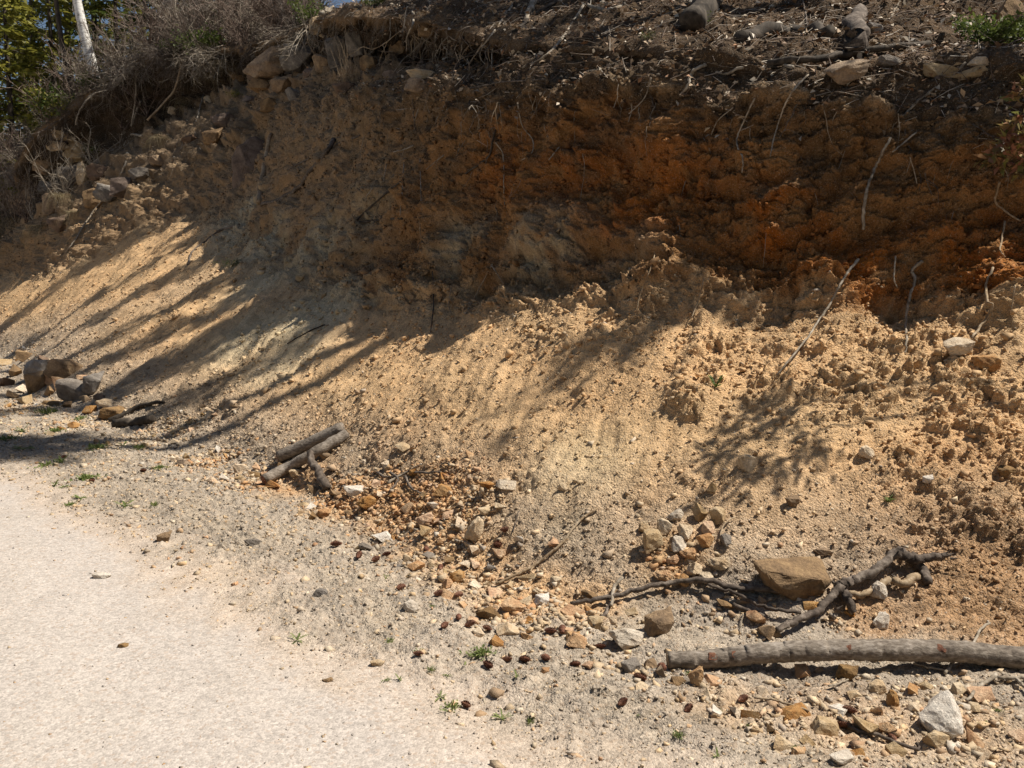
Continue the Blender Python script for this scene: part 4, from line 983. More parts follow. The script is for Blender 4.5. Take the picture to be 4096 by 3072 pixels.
# roots and twigs on the face and at the lip
ROOTS = [
    ('hang', [(3285, 258), (3222, 310), (3178, 355), (3152, 396), (3133, 437), (3114, 494), (3095, 557), (3081, 625)], 5, 3, B_PALE, 'long pale root hanging in an arc below the weathered slab'),
    ('hang', [(3019, 392), (2984, 468), (2950, 544), (2950, 588), (2971, 633), (2968, 690)], 5, 3.5, B_PALE, 'kinked pale root hanging left of the earthy knob'),
    ('hang', [(2933, 430), (2873, 481), (2845, 540)], 3, 2, B_PALE, 'short bent root hanging high on the face'),
    ('lie', [(3170, 272), (3075, 253), (2968, 270), (2905, 298), (2860, 290)], 10, 7, B_PALE, 'thick silvery root lying along the lip above the face'),
    ('lie', [(2825, 258), (2785, 280), (2765, 305), (2752, 345), (2722, 378)], 10, 8, B_PALE, 'thick white root end bending over the lip'),
    ('lie', [(3862, 252), (3800, 310), (3740, 355), (3650, 428), (3595, 506)], 7, 6, B_PALE, 'straight bleached stick sloping over the lip on the right'),
    ('hang', [(3563, 551), (3531, 608), (3506, 665), (3474, 740), (3458, 820), (3452, 918)], 6, 8, B_PALE, 'thick pale root hanging straight in the middle of the right face'),
    ('hang', [(3433, 1038), (3392, 1089), (3360, 1139), (3320, 1215), (3260, 1304), (3222, 1361), (3107, 1500)], 7, 4, B_PALE, 'long pale root trailing from the face onto the sunlit bank'),
    ('hang', [(3664, 530), (3615, 570), (3570, 608)], 5, 3, B_PALE, 'short root crossing the thick pale root'),
    ('hang', [(3640, 630), (3655, 680), (3668, 735)], 3, 2, B_PALE, 'small straight root right of the thick pale root'),
    ('hang', [(4000, 728), (3981, 804), (4025, 848), (4083, 886)], 6, 4, B_ROOT, 'looping brown root near the right edge'),
    ('hang', [(4020, 886), (4006, 962), (4000, 1000), (4020, 1028)], 5, 3, B_ROOT, 'curled root end near the right edge'),
    ('hang', [(3690, 1044), (3649, 1082), (3661, 1120), (3633, 1209), (3624, 1298), (3627, 1361), (3620, 1418)], 9, 4, B_PALE, 'white knobbly root hanging out of the base of the face'),
    ('hang', [(3972, 1070), (3946, 1139), (3950, 1203), (3969, 1222), (3937, 1285), (3886, 1355)], 6, 6, B_ROOT, 'brown root running down to the flaky orange rock'),
    ('hang', [(3582, 1025), (3576, 1114), (3589, 1150)], 4, 3, B_PALE, 'forked short root left of the white knobbly root'),
    ('hang', [(2816, 1114), (2791, 1209), (2766, 1272)], 3, 3, B_ROOT, 'thin root hanging over the top of the clods'),
    ('hang', [(4060, 1140), (4052, 1190), (4045, 1240)], 3, 2, B_ROOT, 'thin root at the right edge of the face base'),
    ('hang', [(2069, 411), (2088, 500), (2129, 557), (2129, 608), (2088, 640)], 4, 2.5, B_PALE, 'grey root curling down the middle of the face'),
    ('hang', [(1983, 570), (2012, 620), (2015, 728), (2018, 810), (2031, 911)], 3.5, 2.5, B_PALE, 'long thin root hanging straight down the middle of the face'),
    ('hang', [(1680, 633), (1686, 842)], 2.5, 2, B_PALE, 'thin straight root on the shaded left of the face'),
    ('hang', [(1616, 633), (1610, 747), (1600, 861)], 3, 2, B_PALE, 'thin pale root left of the straight thin root'),
    ('hang', [(1654, 582), (1610, 600), (1572, 608)], 4, 3, B_PALE, 'short root sticking out sideways on the face'),
    ('hang', [(1547, 652), (1534, 728)], 3, 2, B_PALE, 'short hanging root below the sideways root'),
    ('hang', [(1490, 753), (1470, 780), (1464, 804)], 4, 3, B_PALE, 'hooked root end on the left of the face'),
    ('hang', [(2237, 588), (2195, 640)], 4, 3, B_PALE, 'root stub poking out of the orange soil'),
    ('hang', [(2604, 310), (2578, 392), (2515, 456)], 4, 2.5, B_PALE, 'pale root dangling from the lip right of the middle'),
    ('hang', [(1775, 620), (1705, 677)], 3, 2, B_PALE, 'thin slanting root on the shaded face'),
    ('lie', [(1996, 456), (1971, 570), (1952, 627), (1864, 696)], 6, 5, B_DARK, 'dark root slanting down the face from the lip'),
    ('lie', [(1616, 722), (1540, 778), (1427, 880), (1427, 905)], 5, 6, B_DARK, 'long dark root slanting to the pale soil'),
    ('lie', [(1440, 890), (1520, 880), (1610, 875)], 6, 7, B_DARK, 'dark root running level under the face'),
    ('hang', [(1642, 0), (1654, 82), (1629, 146), (1626, 203)], 5, 2.5, B_PALE, 'pale root hanging in the dark hollow, leftmost'),
    ('hang', [(1616, 0), (1620, 114)], 3, 2, B_PALE, 'thin root hanging beside the leftmost pale root'),
    ('hang', [(1775, 0), (1743, 146), (1752, 215)], 4, 2.5, B_PALE, 'pale root hanging in the middle of the dark hollow'),
    ('hang', [(1905, 0), (1890, 63)], 4, 3, B_PALE, 'short root hanging at the right of the dark hollow'),
    ('hang', [(1735, 205), (1730, 250), (1738, 290)], 4, 2, B_PALE, 'root hanging down beside the flat cream slab'),
    ('lie', [(2338, 19), (2250, 152), (2186, 222), (2091, 272)], 7, 5, B_PALE, 'long silvery branch slanting down the litter to the lip'),
    ('lie', [(2053, 19), (1965, 146), (1920, 196), (1917, 225)], 5, 3, B_PALE, 'thin silvery branch slanting right of the dark hollow'),
    ('lie', [(2231, 6), (2142, 57), (2060, 127), (1933, 184), (1840, 245)], 8, 5, B_DARK, 'dark branch slanting across the upper litter'),
    ('lie', [(2150, -10), (2104, 88)], 16, 12, B_PALE, 'thick broken bleached branch at the top of the picture'),
    ('lie', [(2350, 25), (2427, 44), (2480, 30), (2534, -5)], 10, 8, B_PALE, 'crooked white branch at the top edge right of the middle'),
    ('lie', [(2010, 200), (2025, 240), (2040, 255)], 10, 6, B_PALE, 'small bleached stump of root in the litter'),
    ('lie', [(2655, 0), (2648, 90), (2640, 150)], 5, 3, B_PALE, 'pale upright twig at the top of the litter'),
    ('lie', [(2400, 300), (2300, 312), (2180, 318), (2000, 330), (1880, 355)], 6, 4, B_DEAD, 'long grey stick lying level along the lip'),
    ('lie', [(2640, 300), (2540, 290), (2430, 275), (2300, 300)], 5, 4, B_PALE, 'pale stick lying level above the lip'),
    ('lie', [(3210, 0), (3222, 60), (3232, 120)], 5, 4, B_DEAD, 'thin upright dead stem left of the stump'),
    ('lie', [(2830, 0), (2835, 60), (2790, 130)], 7, 5, B_PALE, 'pale branch above the dark hollow beside the mossy trunk'),
    ('lie', [(3560, 75), (3590, 20), (3605, -10)], 5, 4, B_PALE, 'pale forked twig standing right of the stump'),
    ('lie', [(525, 266), (481, 316), (437, 354), (386, 367)], 12, 9, B_PALE, 'thick bleached root curving down from the left overhang'),
    ('hang', [(386, 367), (342, 405), (310, 462), (304, 500)], 6, 3, B_PALE, 'forked root end below the thick bleached root'),
    ('hang', [(551, 215), (544, 297), (541, 405), (525, 506)], 6, 4, B_PALE, 'long root hanging from the left overhang'),
    ('hang', [(753, 203), (728, 253), (696, 361), (589, 481)], 6, 5, B_ROOT, 'straight root slanting down from the left overhang'),
    ('hang', [(563, 405), (545, 450), (530, 500)], 6, 4, B_PALE, 'root fork below the long hanging root'),
    ('lie', [(570, 545), (528, 540), (494, 582)], 7, 5, B_PALE, 'white hooped root on the gravelly slope'),
    ('lie', [(512, 614), (506, 658), (475, 715)], 8, 4, B_PALE, 'white bent root below the hooped root'),
    ('hang', [(816, 373), (785, 487)], 4, 3, B_PALE, 'pale dead stem leaning under the overhang'),
    ('lie', [(1320, -5), (1290, 30), (1275, 50)], 18, 14, B_PALE, 'pale broken trunk at the top edge above the perched rock'),
    ('hang', [(1298, 190), (1268, 253), (1228, 304)], 8, 6, B_PALE, 'thick pale root between the outcrop slabs'),
    ('lie', [(20, 68), (70, 150), (110, 230), (150, 300), (215, 370)], 5, 6, B_ROOT, 'long bare stalk leaning over the thicket on the left'),
    ('lie', [(150, 300), (190, 255), (262, 215)], 4, 3, B_ROOT, 'side stem crossing the long bare stalk'),
    ('lie', [(720, 20), (790, 95), (855, 165)], 4, 3, B_ROOT, 'slanting bare stem over the left overhang'),
    ('hang', [(425, 780), (370, 850), (300, 960), (262, 1010)], 4, 3, B_PALE, 'long dry stalk trailing down the left scree'),
    ('lie', [(1440, 540), (1300, 600), (1150, 680)], 5, 5, B_DEAD, 'long thin dead stem slanting above the brown boulder'),
    ('hang', [(1970, 1055), (1930, 1130), (1885, 1215), (1860, 1260)], 3.5, 3, B_ROOT, 'thin root slanting from the face to the sand'),
    ('hang', [(1965, 1060), (1995, 1105), (2015, 1138)], 3, 2, B_PALE, 'small root beside the thin slanting root'),
    ('hang', [(1805, 1150), (1795, 1215), (1806, 1262)], 3, 2.5, B_ROOT, 'short wavy root at the foot of the face'),
    ('hang', [(1730, 1085), (1735, 1200), (1722, 1330)], 3, 2.5, B_DARK, 'dark thin root hanging to the shaded sand'),
    ('hang', [(2620, 1015), (2600, 1080), (2560, 1180), (2545, 1260)], 3, 2, B_ROOT, 'fine root hanging over the clods right of the middle'),
]
for mode, pix, r0, r1, mt, lab in ROOTS:
    cat = 'root' if 'root' in lab else ('stick' if 'stick' in lab else ('stem' if ('stem' in lab or 'stalk' in lab) else 'branch'))
    nm = {'root': 'root', 'stick': 'stick', 'stem': 'dead_stalk', 'branch': 'branch'}[cat]
    wood(nm, pix, r0 * .72, r1 * .72, mt, lab, cat, .055 if mode == 'hang' else None, mode, 6, 6, .14, None)
def branching_root(p, nout, L, r, mat, nm, lab, grp, cat='root'):
    m = MB(); d = np.array([0, 0, -1.0]) + nout * .35 + rng.normal(size=3) * .35; pts = [p - nout * .03]; n = 8
    for k in range(n):
        d = d / np.linalg.norm(d) * .8 + np.array([0, 0, -.22]) + rng.normal(size=3) * .30
        pts.append(pts[-1] + d / np.linalg.norm(d) * L / n)
    q = smooth_path(pts, 3); m.tube(q, np.linspace(r, r * .35, len(q)), 5, True, .12)
    for b_ in range(rng.integers(1, 5)):
        i_ = rng.integers(4, len(q) - 4); e = d * .3 + rng.normal(size=3) * .6 + np.array([0, 0, -.5]); e = e / np.linalg.norm(e) * L * rng.uniform(.15, .45)
        s_ = smooth_path([q[i_], q[i_] + e * .5 + rng.normal(size=3) * L * .05, q[i_] + e + np.array([0, 0, -.1 * L])], 3); m.tube(s_, np.linspace(r * .55, r * .2, len(s_)), 4, False)
    return tag(link(nm, m.mesh(nm), mat), lab, cat, grp)
inw = ((PX > 10) & (PX < 4080) & (PY > -60)).ravel()
lip_w = area * inw * (np.exp(-((SC - 4.97) / .07) ** 2) * np.interp(sv, [-9, -6], [0, 1])[None] * 1.6 + .06 * band(4.2, 4.9, .1) * np.interp(sv, [-9, -6], [0, 1])[None] + np.exp(-((SC - 7.0) / .06) ** 2) * np.interp(sv, [-22, -20, -4, -2.5], [1, 1, 1, 0])[None] * 1.4).ravel()
for k, q_ in enumerate(pick(lip_w / np.maximum(PZ.ravel(), 5) ** .8, 230)):
    p = PTf[q_]; px, py, z = project(p); up = SCf[q_] > 6
    mt = (B_PALE, B_ROOT, B_DEAD)[k % 3]; c = ('pale', 'brown', 'dark')[k % 3]
    zone = ('from the left overhang' if px < 1250 else 'in the dark hollow at the top') if up else ('over the shaded middle of the face' if px < 2500 else 'over the right half of the face')
    branching_root(p, NS.reshape(-1, 3)[q_], rng.uniform(.22, .85) * (1.4 if up else 1), rng.uniform(.0035, .0085) * (1.5 if up else 1), mt, 'root', f'{c} branching root hanging {zone}', f'{c} roots hanging {zone}')
# hair roots: a beard of fine roots below every lip
m = MB()
wt = area * (band(4.75, 5.15, .1) * 1.2 + band(4.2, 4.8, .1) * .15 + band(6.3, 7.05, .1) * np.broadcast_to(ov2, SC.shape) * 1.2).ravel()
for q in pick(wt * inw, 2000):
    p = PTf[q] + NS.reshape(-1, 3)[q] * .015; L = rng.uniform(.08, .45); n = 6
    d = np.array([0, 0, -1.0]) + rng.normal(size=3) * .25
    pts = [p]
    for k in range(n):
        d = d * .8 + np.array([0, 0, -.3]) + rng.normal(size=3) * .22 + NS.reshape(-1, 3)[q] * .05
        pts.append(pts[-1] + d / np.linalg.norm(d) * L / n)
    m.tube(pts, np.linspace(.0027, .0012, n + 1) * rng.uniform(.7, 1.5), 3, False)
o = link('hair_roots', m.mesh('hair_roots'), B_PALE); o['kind'] = 'stuff'; o['label'] = 'fine hair roots hanging from the cut soil'

# ------------------------------------------------------------------ pine cones
def cone_mesh(seed):
    r = np.random.default_rng(seed); m = MB()
    t = np.linspace(0, 1, 7); m.tube(np.stack([t * 1.0 - .5, t * 0, t * 0], -1), .16 * np.sin(np.pi * np.clip(t * .9 + .08, 0, 1)) ** .7 + .02, 8)
    for k in range(85):
        u = (k + .5) / 85; a = k * 2.399; rr = .30 * math.sin(math.pi * min(1, u * .86 + .12)) ** .75
        x = u * .94 - .48; rad = np.array([0, math.cos(a), math.sin(a)]); tan = np.array([0, -math.sin(a), math.cos(a)]); ax = np.array([1.0, 0, 0])
        b = rad * rr * .35 + ax * x; tip = rad * rr + ax * (x + .10) + r.normal(size=3) * .012
        w = .095 * (rr / .3) ** .5
        md = (b + tip) * .5 + ax * -.015
        m.add([b - tan * w * .4, md - tan * w, tip - tan * w * .55, tip + rad * .012, tip + tan * w * .55, md + tan * w, b + tan * w * .4, md + ax * -.03], [(0, 1, 7), (1, 2, 3, 7), (7, 3, 4, 5), (7, 5, 6), (0, 7, 6)])
    return m.mesh('pine_cone', False)
CONES = [cone_mesh(1), cone_mesh(2), cone_mesh(3)]
c3p = [(70, 240), (215, 310), (320, 335), (390, 300), (515, 270), (640, 270), (480, 515), (720, 550), (915, 745), (755, 755), (845, 560), (1025, 770), (1425, 790), (1500, 785), (1570, 810), (1150, 965), (1262, 970),
       (1395, 960), (1030, 1005), (1580, 1000), (1740, 885), (2130, 1025), (1880, 1240), (890, 1255), (1140, 150), (845, 700), (1090, 245), (590, 930), (1990, 1085), (730, 385)]
c4p = [(90, 1280), (435, 1220), (1110, 1290), (1385, 1475), (1070, 1385)]
bl = [(905, 1385), (580, 1450), (405, 1295)]
spots = [(1300 + .633 * x, 2022 + .633 * y) for x, y in c3p] + [(2696 + .633 * x, 2022 + .633 * y) for x, y in c4p] + [(.633 * x, 1000 + .633 * y) for x, y in bl]
for k, (px, py) in enumerate(spots):
    loc, nor, mpp = hit(px, py + 12)
    o = link('pine_cone', CONES[k % 3], B_CONE)
    L = random.uniform(38, 54) * min(mpp, .00125)
    o.scale = (L, L, L); o.rotation_euler = (random.uniform(0, 6), random.uniform(-.25, .25), random.uniform(-.9, .9) + (1.57 if k % 4 == 1 else 0))
    o.location = loc + np.array([0, 0, L * .27])
    tag(o, place_label('brown open pine cone', px, py), 'pine cone', 'pine cones along the foot of the bank')
# bark chips
for px, py, w, h in ((2292, 2540, 60, 40), (2270, 2520, 50, 28), (3195, 3005, 60, 36), (1390 + 790, 2680, 34, 30)):
    stone(px, py, w, h, 'orange', place_label('red brown bark chip', px, py), 'bark chip', 'bark_chip', None, BLOCK[2], .7, (10, 20, 30), .3)

# ------------------------------------------------------------------ weeds and plants
def weed_mesh(seed, n=13, L=1.0, W=.16, erect=.25):
    r = np.random.default_rng(seed); m = MB()
    for k in range(n):
        a = k * 2.4 + r.uniform(-.4, .4); e = r.uniform(.05, erect * 2) ; l = L * r.uniform(.45, 1.0)
        d = np.array([math.cos(a), math.sin(a), e]); s = np.array([-math.sin(a), math.cos(a), 0])
        pts = [d * l * t + np.array([0, 0, -.18 * l * t * t + .02]) for t in (0, .3, .6, .85, 1)]
        ws = np.array([.25, .8, 1.0, .7, .05]) * W * r.uniform(.7, 1.3)
        V = [p - s * w * .5 + np.array([0, 0, .02]) for p, w in zip(pts, ws)] + [p + s * w * .5 + np.array([0, 0, .02]) for p, w in zip(pts, ws)] + [p for p in pts]
        F = [(i, i + 1, 11 + i, 10 + i) for i in range(4)] + [(10 + i, 11 + i, 6 + i, 5 + i) for i in range(4)]
        m.add(V, F)
        for t in (.4, .65):                              # jagged side lobes
            b = d * l * t + np.array([0, 0, .01])
            for sg in (-1, 1):
                m.leaf(b, s * sg + d * .6, np.array([0, 0, 1.0]), l * .22, W * .5, .1)
    return m.mesh('weed')
def mat_weed(seed, n=90, spread=.8, blade=False):
    g = np.random.default_rng(seed); m = MB()
    for k in range(n):
        r_, a = spread * abs(g.normal()) * .5, g.uniform(0, 6.28); p = np.array([r_ * math.cos(a), r_ * math.sin(a) * g.uniform(.4, 1), .02])
        d = np.array([math.cos(a), math.sin(a), 1.4 if blade else .5]) + g.normal(size=3) * .6
        m.leaf(p, d, g.normal(size=3) * .4 + np.array([0, 0, 1.0]), g.uniform(.12, .34) * (1.5 if blade else 1), g.uniform(.03, .05) if blade else g.uniform(.08, .15), .2)
    return m.mesh('weed')
WEEDS = [weed_mesh(1, 7, 1, .13, .3), mat_weed(2), weed_mesh(3, 9, .9, .10, .45), mat_weed(4, 60, .6, True), mat_weed(5, 60, .75), weed_mesh(6, 11, .8, .15, .6), mat_weed(7, 120, .9)]
W3 = [(385, 455, 40), (410, 860, 40), (590, 930, 44), (670, 1050, 60), (390, 1110, 44), (470, 1105, 34), (990, 940, 90), (730, 1215, 70), (800, 1280, 80), (1120, 1355, 80), (1295, 1380, 60), (770, 1080, 34), (1210, 1085, 40), (680, 640, 22), (1980, 1330, 24)]
W4 = [(95, 1065, 30), (290, 1310, 36), (465, 1400, 36), (750, 1530, 50), (270, 1590, 50), (30, 1460, 44), (1950, 1380, 34), (2050, 1300, 30), (680, 1530, 30)]
WB = [(300, 1040, 80), (510, 1070, 66), (140, 1150, 44), (350, 1150, 60), (150, 1265, 90), (620, 1260, 80), (780, 1240, 50), (880, 1260, 66), (290, 1365, 80), (390, 1345, 66), (540, 1450, 90), (510, 1575, 80), (440, 1615, 60), (790, 1625, 66), (980, 1620, 60), (410, 1500, 44), (350, 1490, 50), (1010, 1380, 50), (50, 850, 40), (40, 1200, 70)]
wl = [(1300 + .633 * x, 2022 + .633 * y, s) for x, y, s in W3] + [(2696 + .633 * x, 2022 + .633 * y, s) for x, y, s in W4] + [(.633 * x, 1000 + .633 * y, s) for x, y, s in WB] + [(1190, 2565, 80), (3550, 2005, 50)]
for k, (px, py, s) in enumerate(wl):
    loc, nor, mpp = hit(px, py)
    o = link('weed', WEEDS[k % 7], L_WEED); q = s * mpp * .74 * random.uniform(.8, 1.15)
    o.scale = (q, q, q * 1.1); o.rotation_euler = (0, 0, k * 1.7); o.location = loc + np.array([0, 0, .003])
    tag(o, place_label(('jagged', 'creeping', 'jagged', 'grassy', 'sparse creeping', 'jagged', 'leafy')[k % 7] + ' green weed', px, py, 'growing'), 'weed', 'weeds at the edge of the road')

def leaves_np(P, Dv, L, W, bend=.2):
    n = len(P); Dv = Dv / (np.linalg.norm(Dv, axis=1)[:, None] + 1e-9)
    nn = rng.normal(size=(n, 3)) * .6 + np.array([0, 0, 1.0]); s = np.cross(Dv, nn); s /= np.linalg.norm(s, axis=1)[:, None] + 1e-9
    nn = np.cross(s, Dv); m_ = P + Dv * (L * .5)[:, None] + nn * (L * bend)[:, None]
    V = np.stack([P, m_ - s * (W * .5)[:, None], P + Dv * L[:, None], m_ + s * (W * .5)[:, None]], 1)
    F = np.arange(n * 4).reshape(n, 4)
    return V.reshape(-1, 3), F
def leaf_obj(name, P, Dv, L, W, mat, parent=None, bend=.2):
    V, F = leaves_np(np.asarray(P), np.asarray(Dv), np.asarray(L), np.asarray(W), bend)
    return link(name, np_mesh(name, V, F), mat, parent)

def copy_thing(root):
    r = root.copy(); C.objects.link(r)
    for ch in list(root.children):
        c = ch.copy(); C.objects.link(c); c.parent = r
    return r

def conifer(name, h, r, seed, leafmat, z0=.2, dens=1.0, barkm=B_DARK, rt=None, nb=70, leafL=.13, droop=.35):
    """trunk with limbs, and a crown of needle sprays"""
    g = np.random.default_rng(seed)
    root = link(name, None); m = MB()
    zs = np.linspace(-.3, h, 10); rt = rt or h * .013
    bendv = g.normal(size=2) * .015 * h
    ax = lambda z: np.array([bendv[0] * (z / h) ** 2, bendv[1] * (z / h) ** 2, z])
    m.tube([ax(z) if z > 0 else np.array([0, 0, z]) for z in zs], np.linspace(rt * 1.15, rt * .12, 10), 8)
    P, Dv, L = [], [], []
    for k in range(nb):
        f = (k + g.uniform(0, 1)) / nb; z = h * (z0 + (1 - z0) * f); a = g.uniform(0, 6.283)
        bl_ = r * (1 - f) ** .75 * g.uniform(.55, 1.1) + .15
        d = np.array([math.cos(a), math.sin(a), .15 - .1 * (1 - f)])
        pts = [ax(z) + d * bl_ * t + np.array([0, 0, -droop * bl_ * t * t]) for t in (0, .33, .66, 1)]
        m.tube(pts, np.linspace(max(.012, rt * .22 * (1 - f)), .004, 4), 4, False)
        n = int(bl_ * 26 * dens) + 3
        t = g.uniform(.12, 1, n) ** .8
        base = np.stack([np.interp(t, (0, .33, .66, 1), [p[i] for p in pts]) for i in range(3)], -1)
        side = np.array([-d[1], d[0], 0]) * np.sign(g.normal(size=n))[:, None] * g.uniform(.2, 1, n)[:, None]
        base = base + side * (.30 * bl_ * (1.05 - t))[:, None] * .6 + g.normal(size=(n, 3)) * .04
        P.append(base); Dv.append(side + d * .8 + np.array([0, 0, -.35]) + g.normal(size=(n, 3)) * .35); L.append(g.uniform(.6, 1.5, n) * leafL)
    P, Dv, L = np.concatenate(P), np.concatenate(Dv), np.concatenate(L)
    link('trunk', m.mesh('trunk'), barkm, root)
    leaf_obj('crown', P, Dv, L, L * .42, leafmat, root, .05)
    return root

def put(o, x, y, z=None, rz=0, s=1.0):
    o.location = (x, y, drop(x, y)[2] if z is None else z); o.rotation_euler = (0, 0, rz); o.scale = (s, s, s)
    return o

# trees standing on the slope above the cutting: their crowns throw the shade over face and slope
SHADE = [(5.3, 6.2, 6.5, .36, .3, .25), (7.0, 6.35, 6.6, .45, .38, .5), (5.5, 9.5, 11.0, .4, .6, .25), (4.9, 8.3, 15.0, .7, .78, 1.0), 
         (4.9, 8.75, 15.0, .28, .70, .7), (4.6, 10.6, 12.5, .32, .42, .7), (3.9, 12.0, 13.0, .34, .35, .7), (4.4, 13.5, 14.0, .40, .3, .8), (5.0, 15.4, 15.5, .6, .25, .8), (2.6, 17.3, 14.0, .7, .15, .9), (1.2, 20.5, 15.0, .9, .2, 1.0), (4.2, 11.25, 9.5, .5, .65, 1.0), (4.4, 12.7, 9.0, .6, .6, 1.0)]
for k, (x, y, h, r, z0, dn) in enumerate(SHADE):
    t = conifer('conifer_tree', h, r, 900 + k, L_CON, z0, dn * 1.3, B_DARK, .07 + .006 * h, int(h * 8), .17)
    put(t, x, y)
    tag(t, 'slender dark conifer above the frame shading the earth face', 'tree', 'conifers above the cutting whose shade falls on the bank')


# unseen conifers added behind the viewer to cut the sky light on the bank
for k, (x, y, h, r) in enumerate([(-15, -7, 15, 3.0), (-9, -8, 16, 3.2), (-3, -7, 15, 3.0), (3.5, -8, 17, 3.2), (9, -7, 15, 3.0), (-20, -3, 15, 3.0), (14, -4.5, 13, 2.6)]):
    t = conifer('conifer_tree', h, r, 700 + k % 3, L_CON, .04, .8, B_DARK, .18, 110, .42, .3); put(t, x, y)
    tag(t, 'unseen dense conifer added behind the viewer to block sky light', 'tree', 'conifers added behind the viewer to block sky light')
# a young leafy tree just right of the frame; one low bough throws the leafy shadow on the sunlit bank
def leafy_tree(name, h, limbs, seed, leafmat, L=.07, n=34):
    g = np.random.default_rng(seed); root = link(name, None); m = MB(); P, Dv = [], []
    zs = np.linspace(-.2, h, 8); m.tube(np.stack([.04 * np.sin(zs), .05 * zs * .3, zs], -1), np.linspace(.035, .008, 8), 7)
    for z, a, l, rise in limbs:
        d = np.array([math.cos(a), math.sin(a), 0])
        pts = np.array([np.array([.04 * math.sin(z), .015 * z, z]) + d * l * t + np.array([0, 0, rise * l * (t - .5 * t * t)]) + g.normal(size=3) * .02 * (t > 0) for t in np.linspace(0, 1, 7)])
        m.tube(pts, np.linspace(.014, .003, 7), 5, False)
        for k in range(int(9 * l) + 4):
            t = g.uniform(.3, 1); b = np.array([np.interp(t, np.linspace(0, 1, 7), pts[:, i]) for i in range(3)])
            dd = d * .7 + g.normal(size=3) * .6; dd /= np.linalg.norm(dd); tw = np.array([b + dd * q * .28 for q in (0, .5, 1)])
            m.tube(tw, [.004, .003, .002], 3, False)
            q = g.uniform(.15, 1, n // 5); P.append(b + dd * (q * .3)[:, None] + g.normal(size=(len(q), 3)) * .015); Dv.append(np.tile(dd, (len(q), 1)) + g.normal(size=(len(q), 3)) * .7)
    P, Dv = np.concatenate(P), np.concatenate(Dv)
    link('trunk', m.mesh('trunk'), B_ROOT, root)
    leaf_obj('crown', P, Dv, g.uniform(.7, 1.3, len(P)) * L, g.uniform(.7, 1.3, len(P)) * L * .5, leafmat, root, .1)
    return root
tx, ty = 5.3, 4.95; tz = drop(tx, ty)[2]
boughs = []
for pix, L in (([(2840, 1850), (2990, 1760), (3150, 1685), (3330, 1600)], 3.15), ([(2960, 1910), (3080, 1870), (3250, 1790), (3400, 1700)], 3.3), ([(3000, 1640), (3150, 1600), (3330, 1530)], 3.3)):
    boughs.append(np.array([hit(*p)[0] + SUN * (L - .1 * i) for i, p in enumerate(pix)][::-1] ))
t = leafy_tree('young_tree', 3.6, [(1.7, 2.2, .6, .6), (2.0, 4.6, .6, .6), (1.5, 5.6, .9, .5), (2.3, 1.0, .6, .7)], 5, L_SHRUB)
put(t, tx, ty, tz); tag(t, 'young leafy tree just outside the right edge whose boughs shade the bank', 'tree')
for bp_ in boughs:
    q = smooth_path(np.concatenate([[[tx, ty, min(tz + 2.6, bp_[0][2] - .1)]], bp_]), 6, .008) - np.array([tx, ty, tz]); m = MB(); m.tube(q, np.linspace(.013, .003, len(q)), 5, False)
    ob = link('limb', m.mesh('limb'), B_ROOT, t); P, Dv = [], []
    for k in range(8, len(q)):
        for s_ in range(2):
            dd = (q[min(k + 1, len(q) - 1)] - q[k - 1]); dd = dd / np.linalg.norm(dd) * .8 + rng.normal(size=3) * .5
            u = rng.uniform(0, .16, 5); P.append(q[k] + dd * u[:, None] + rng.normal(size=(5, 3)) * .008); Dv.append(np.tile(dd, (5, 1)) + rng.normal(size=(5, 3)) * .45)
    P, Dv = np.concatenate(P), np.concatenate(Dv); leaf_obj('leaves', P, Dv, rng.uniform(.06, .10, len(P)), rng.uniform(.022, .036, len(P)), L_SHRUB, ob, .1)

# ------------------------------------------------------------------ background: forest beyond the left end of the cutting
for px, dist, h, r, mt, k in [(-120, 30, 11, 2.2, L_YEL, 1), (40, 38, 13, 2.6, L_YEL, 2), (90, 29, 8.5, 1.9, L_YEL, 3), (190, 35, 12, 2.4, L_YEL, 4), (270, 31, 9, 1.7, L_YEL, 5), (330, 40, 14, 2.6, L_YEL, 6), (440, 36, 13, 2.3, L_CON, 7),
                              (520, 33, 10, 1.8, L_YEL, 8), (620, 38, 14, 2.4, L_YEL, 9), (-40, 45, 15, 2.8, L_YEL, 10), (720, 32, 12, 2.0, L_CON, 11), (150, 48, 17, 3, L_YEL, 12), (820, 30, 11, 1.8, L_CON, 13), (930, 29, 11, 1.8, L_CON, 15), (1060, 28, 11, 1.8, L_CON, 16)]:
    d = ray(px, 1146); x, y = d[0] / d[1] * dist, dist
    t = conifer('conifer_tree', h, r * 1.25, 40 + k, mt, .02, .85, B_DARK, None, 130, .25, .25)
    put(t, x, y)
    nm = 'yellow green' if mt is L_YEL else 'dark green'
    if px > 1300 or px < 5: lab, g = f'{nm} conifer at the left end of the background wood', f'{nm} conifers at the left end'
    else: lab, g = f'{nm} conifer in the background wood behind the bare bushes', f'{nm} conifers in the background wood'
    tag(t, lab, 'tree', g)
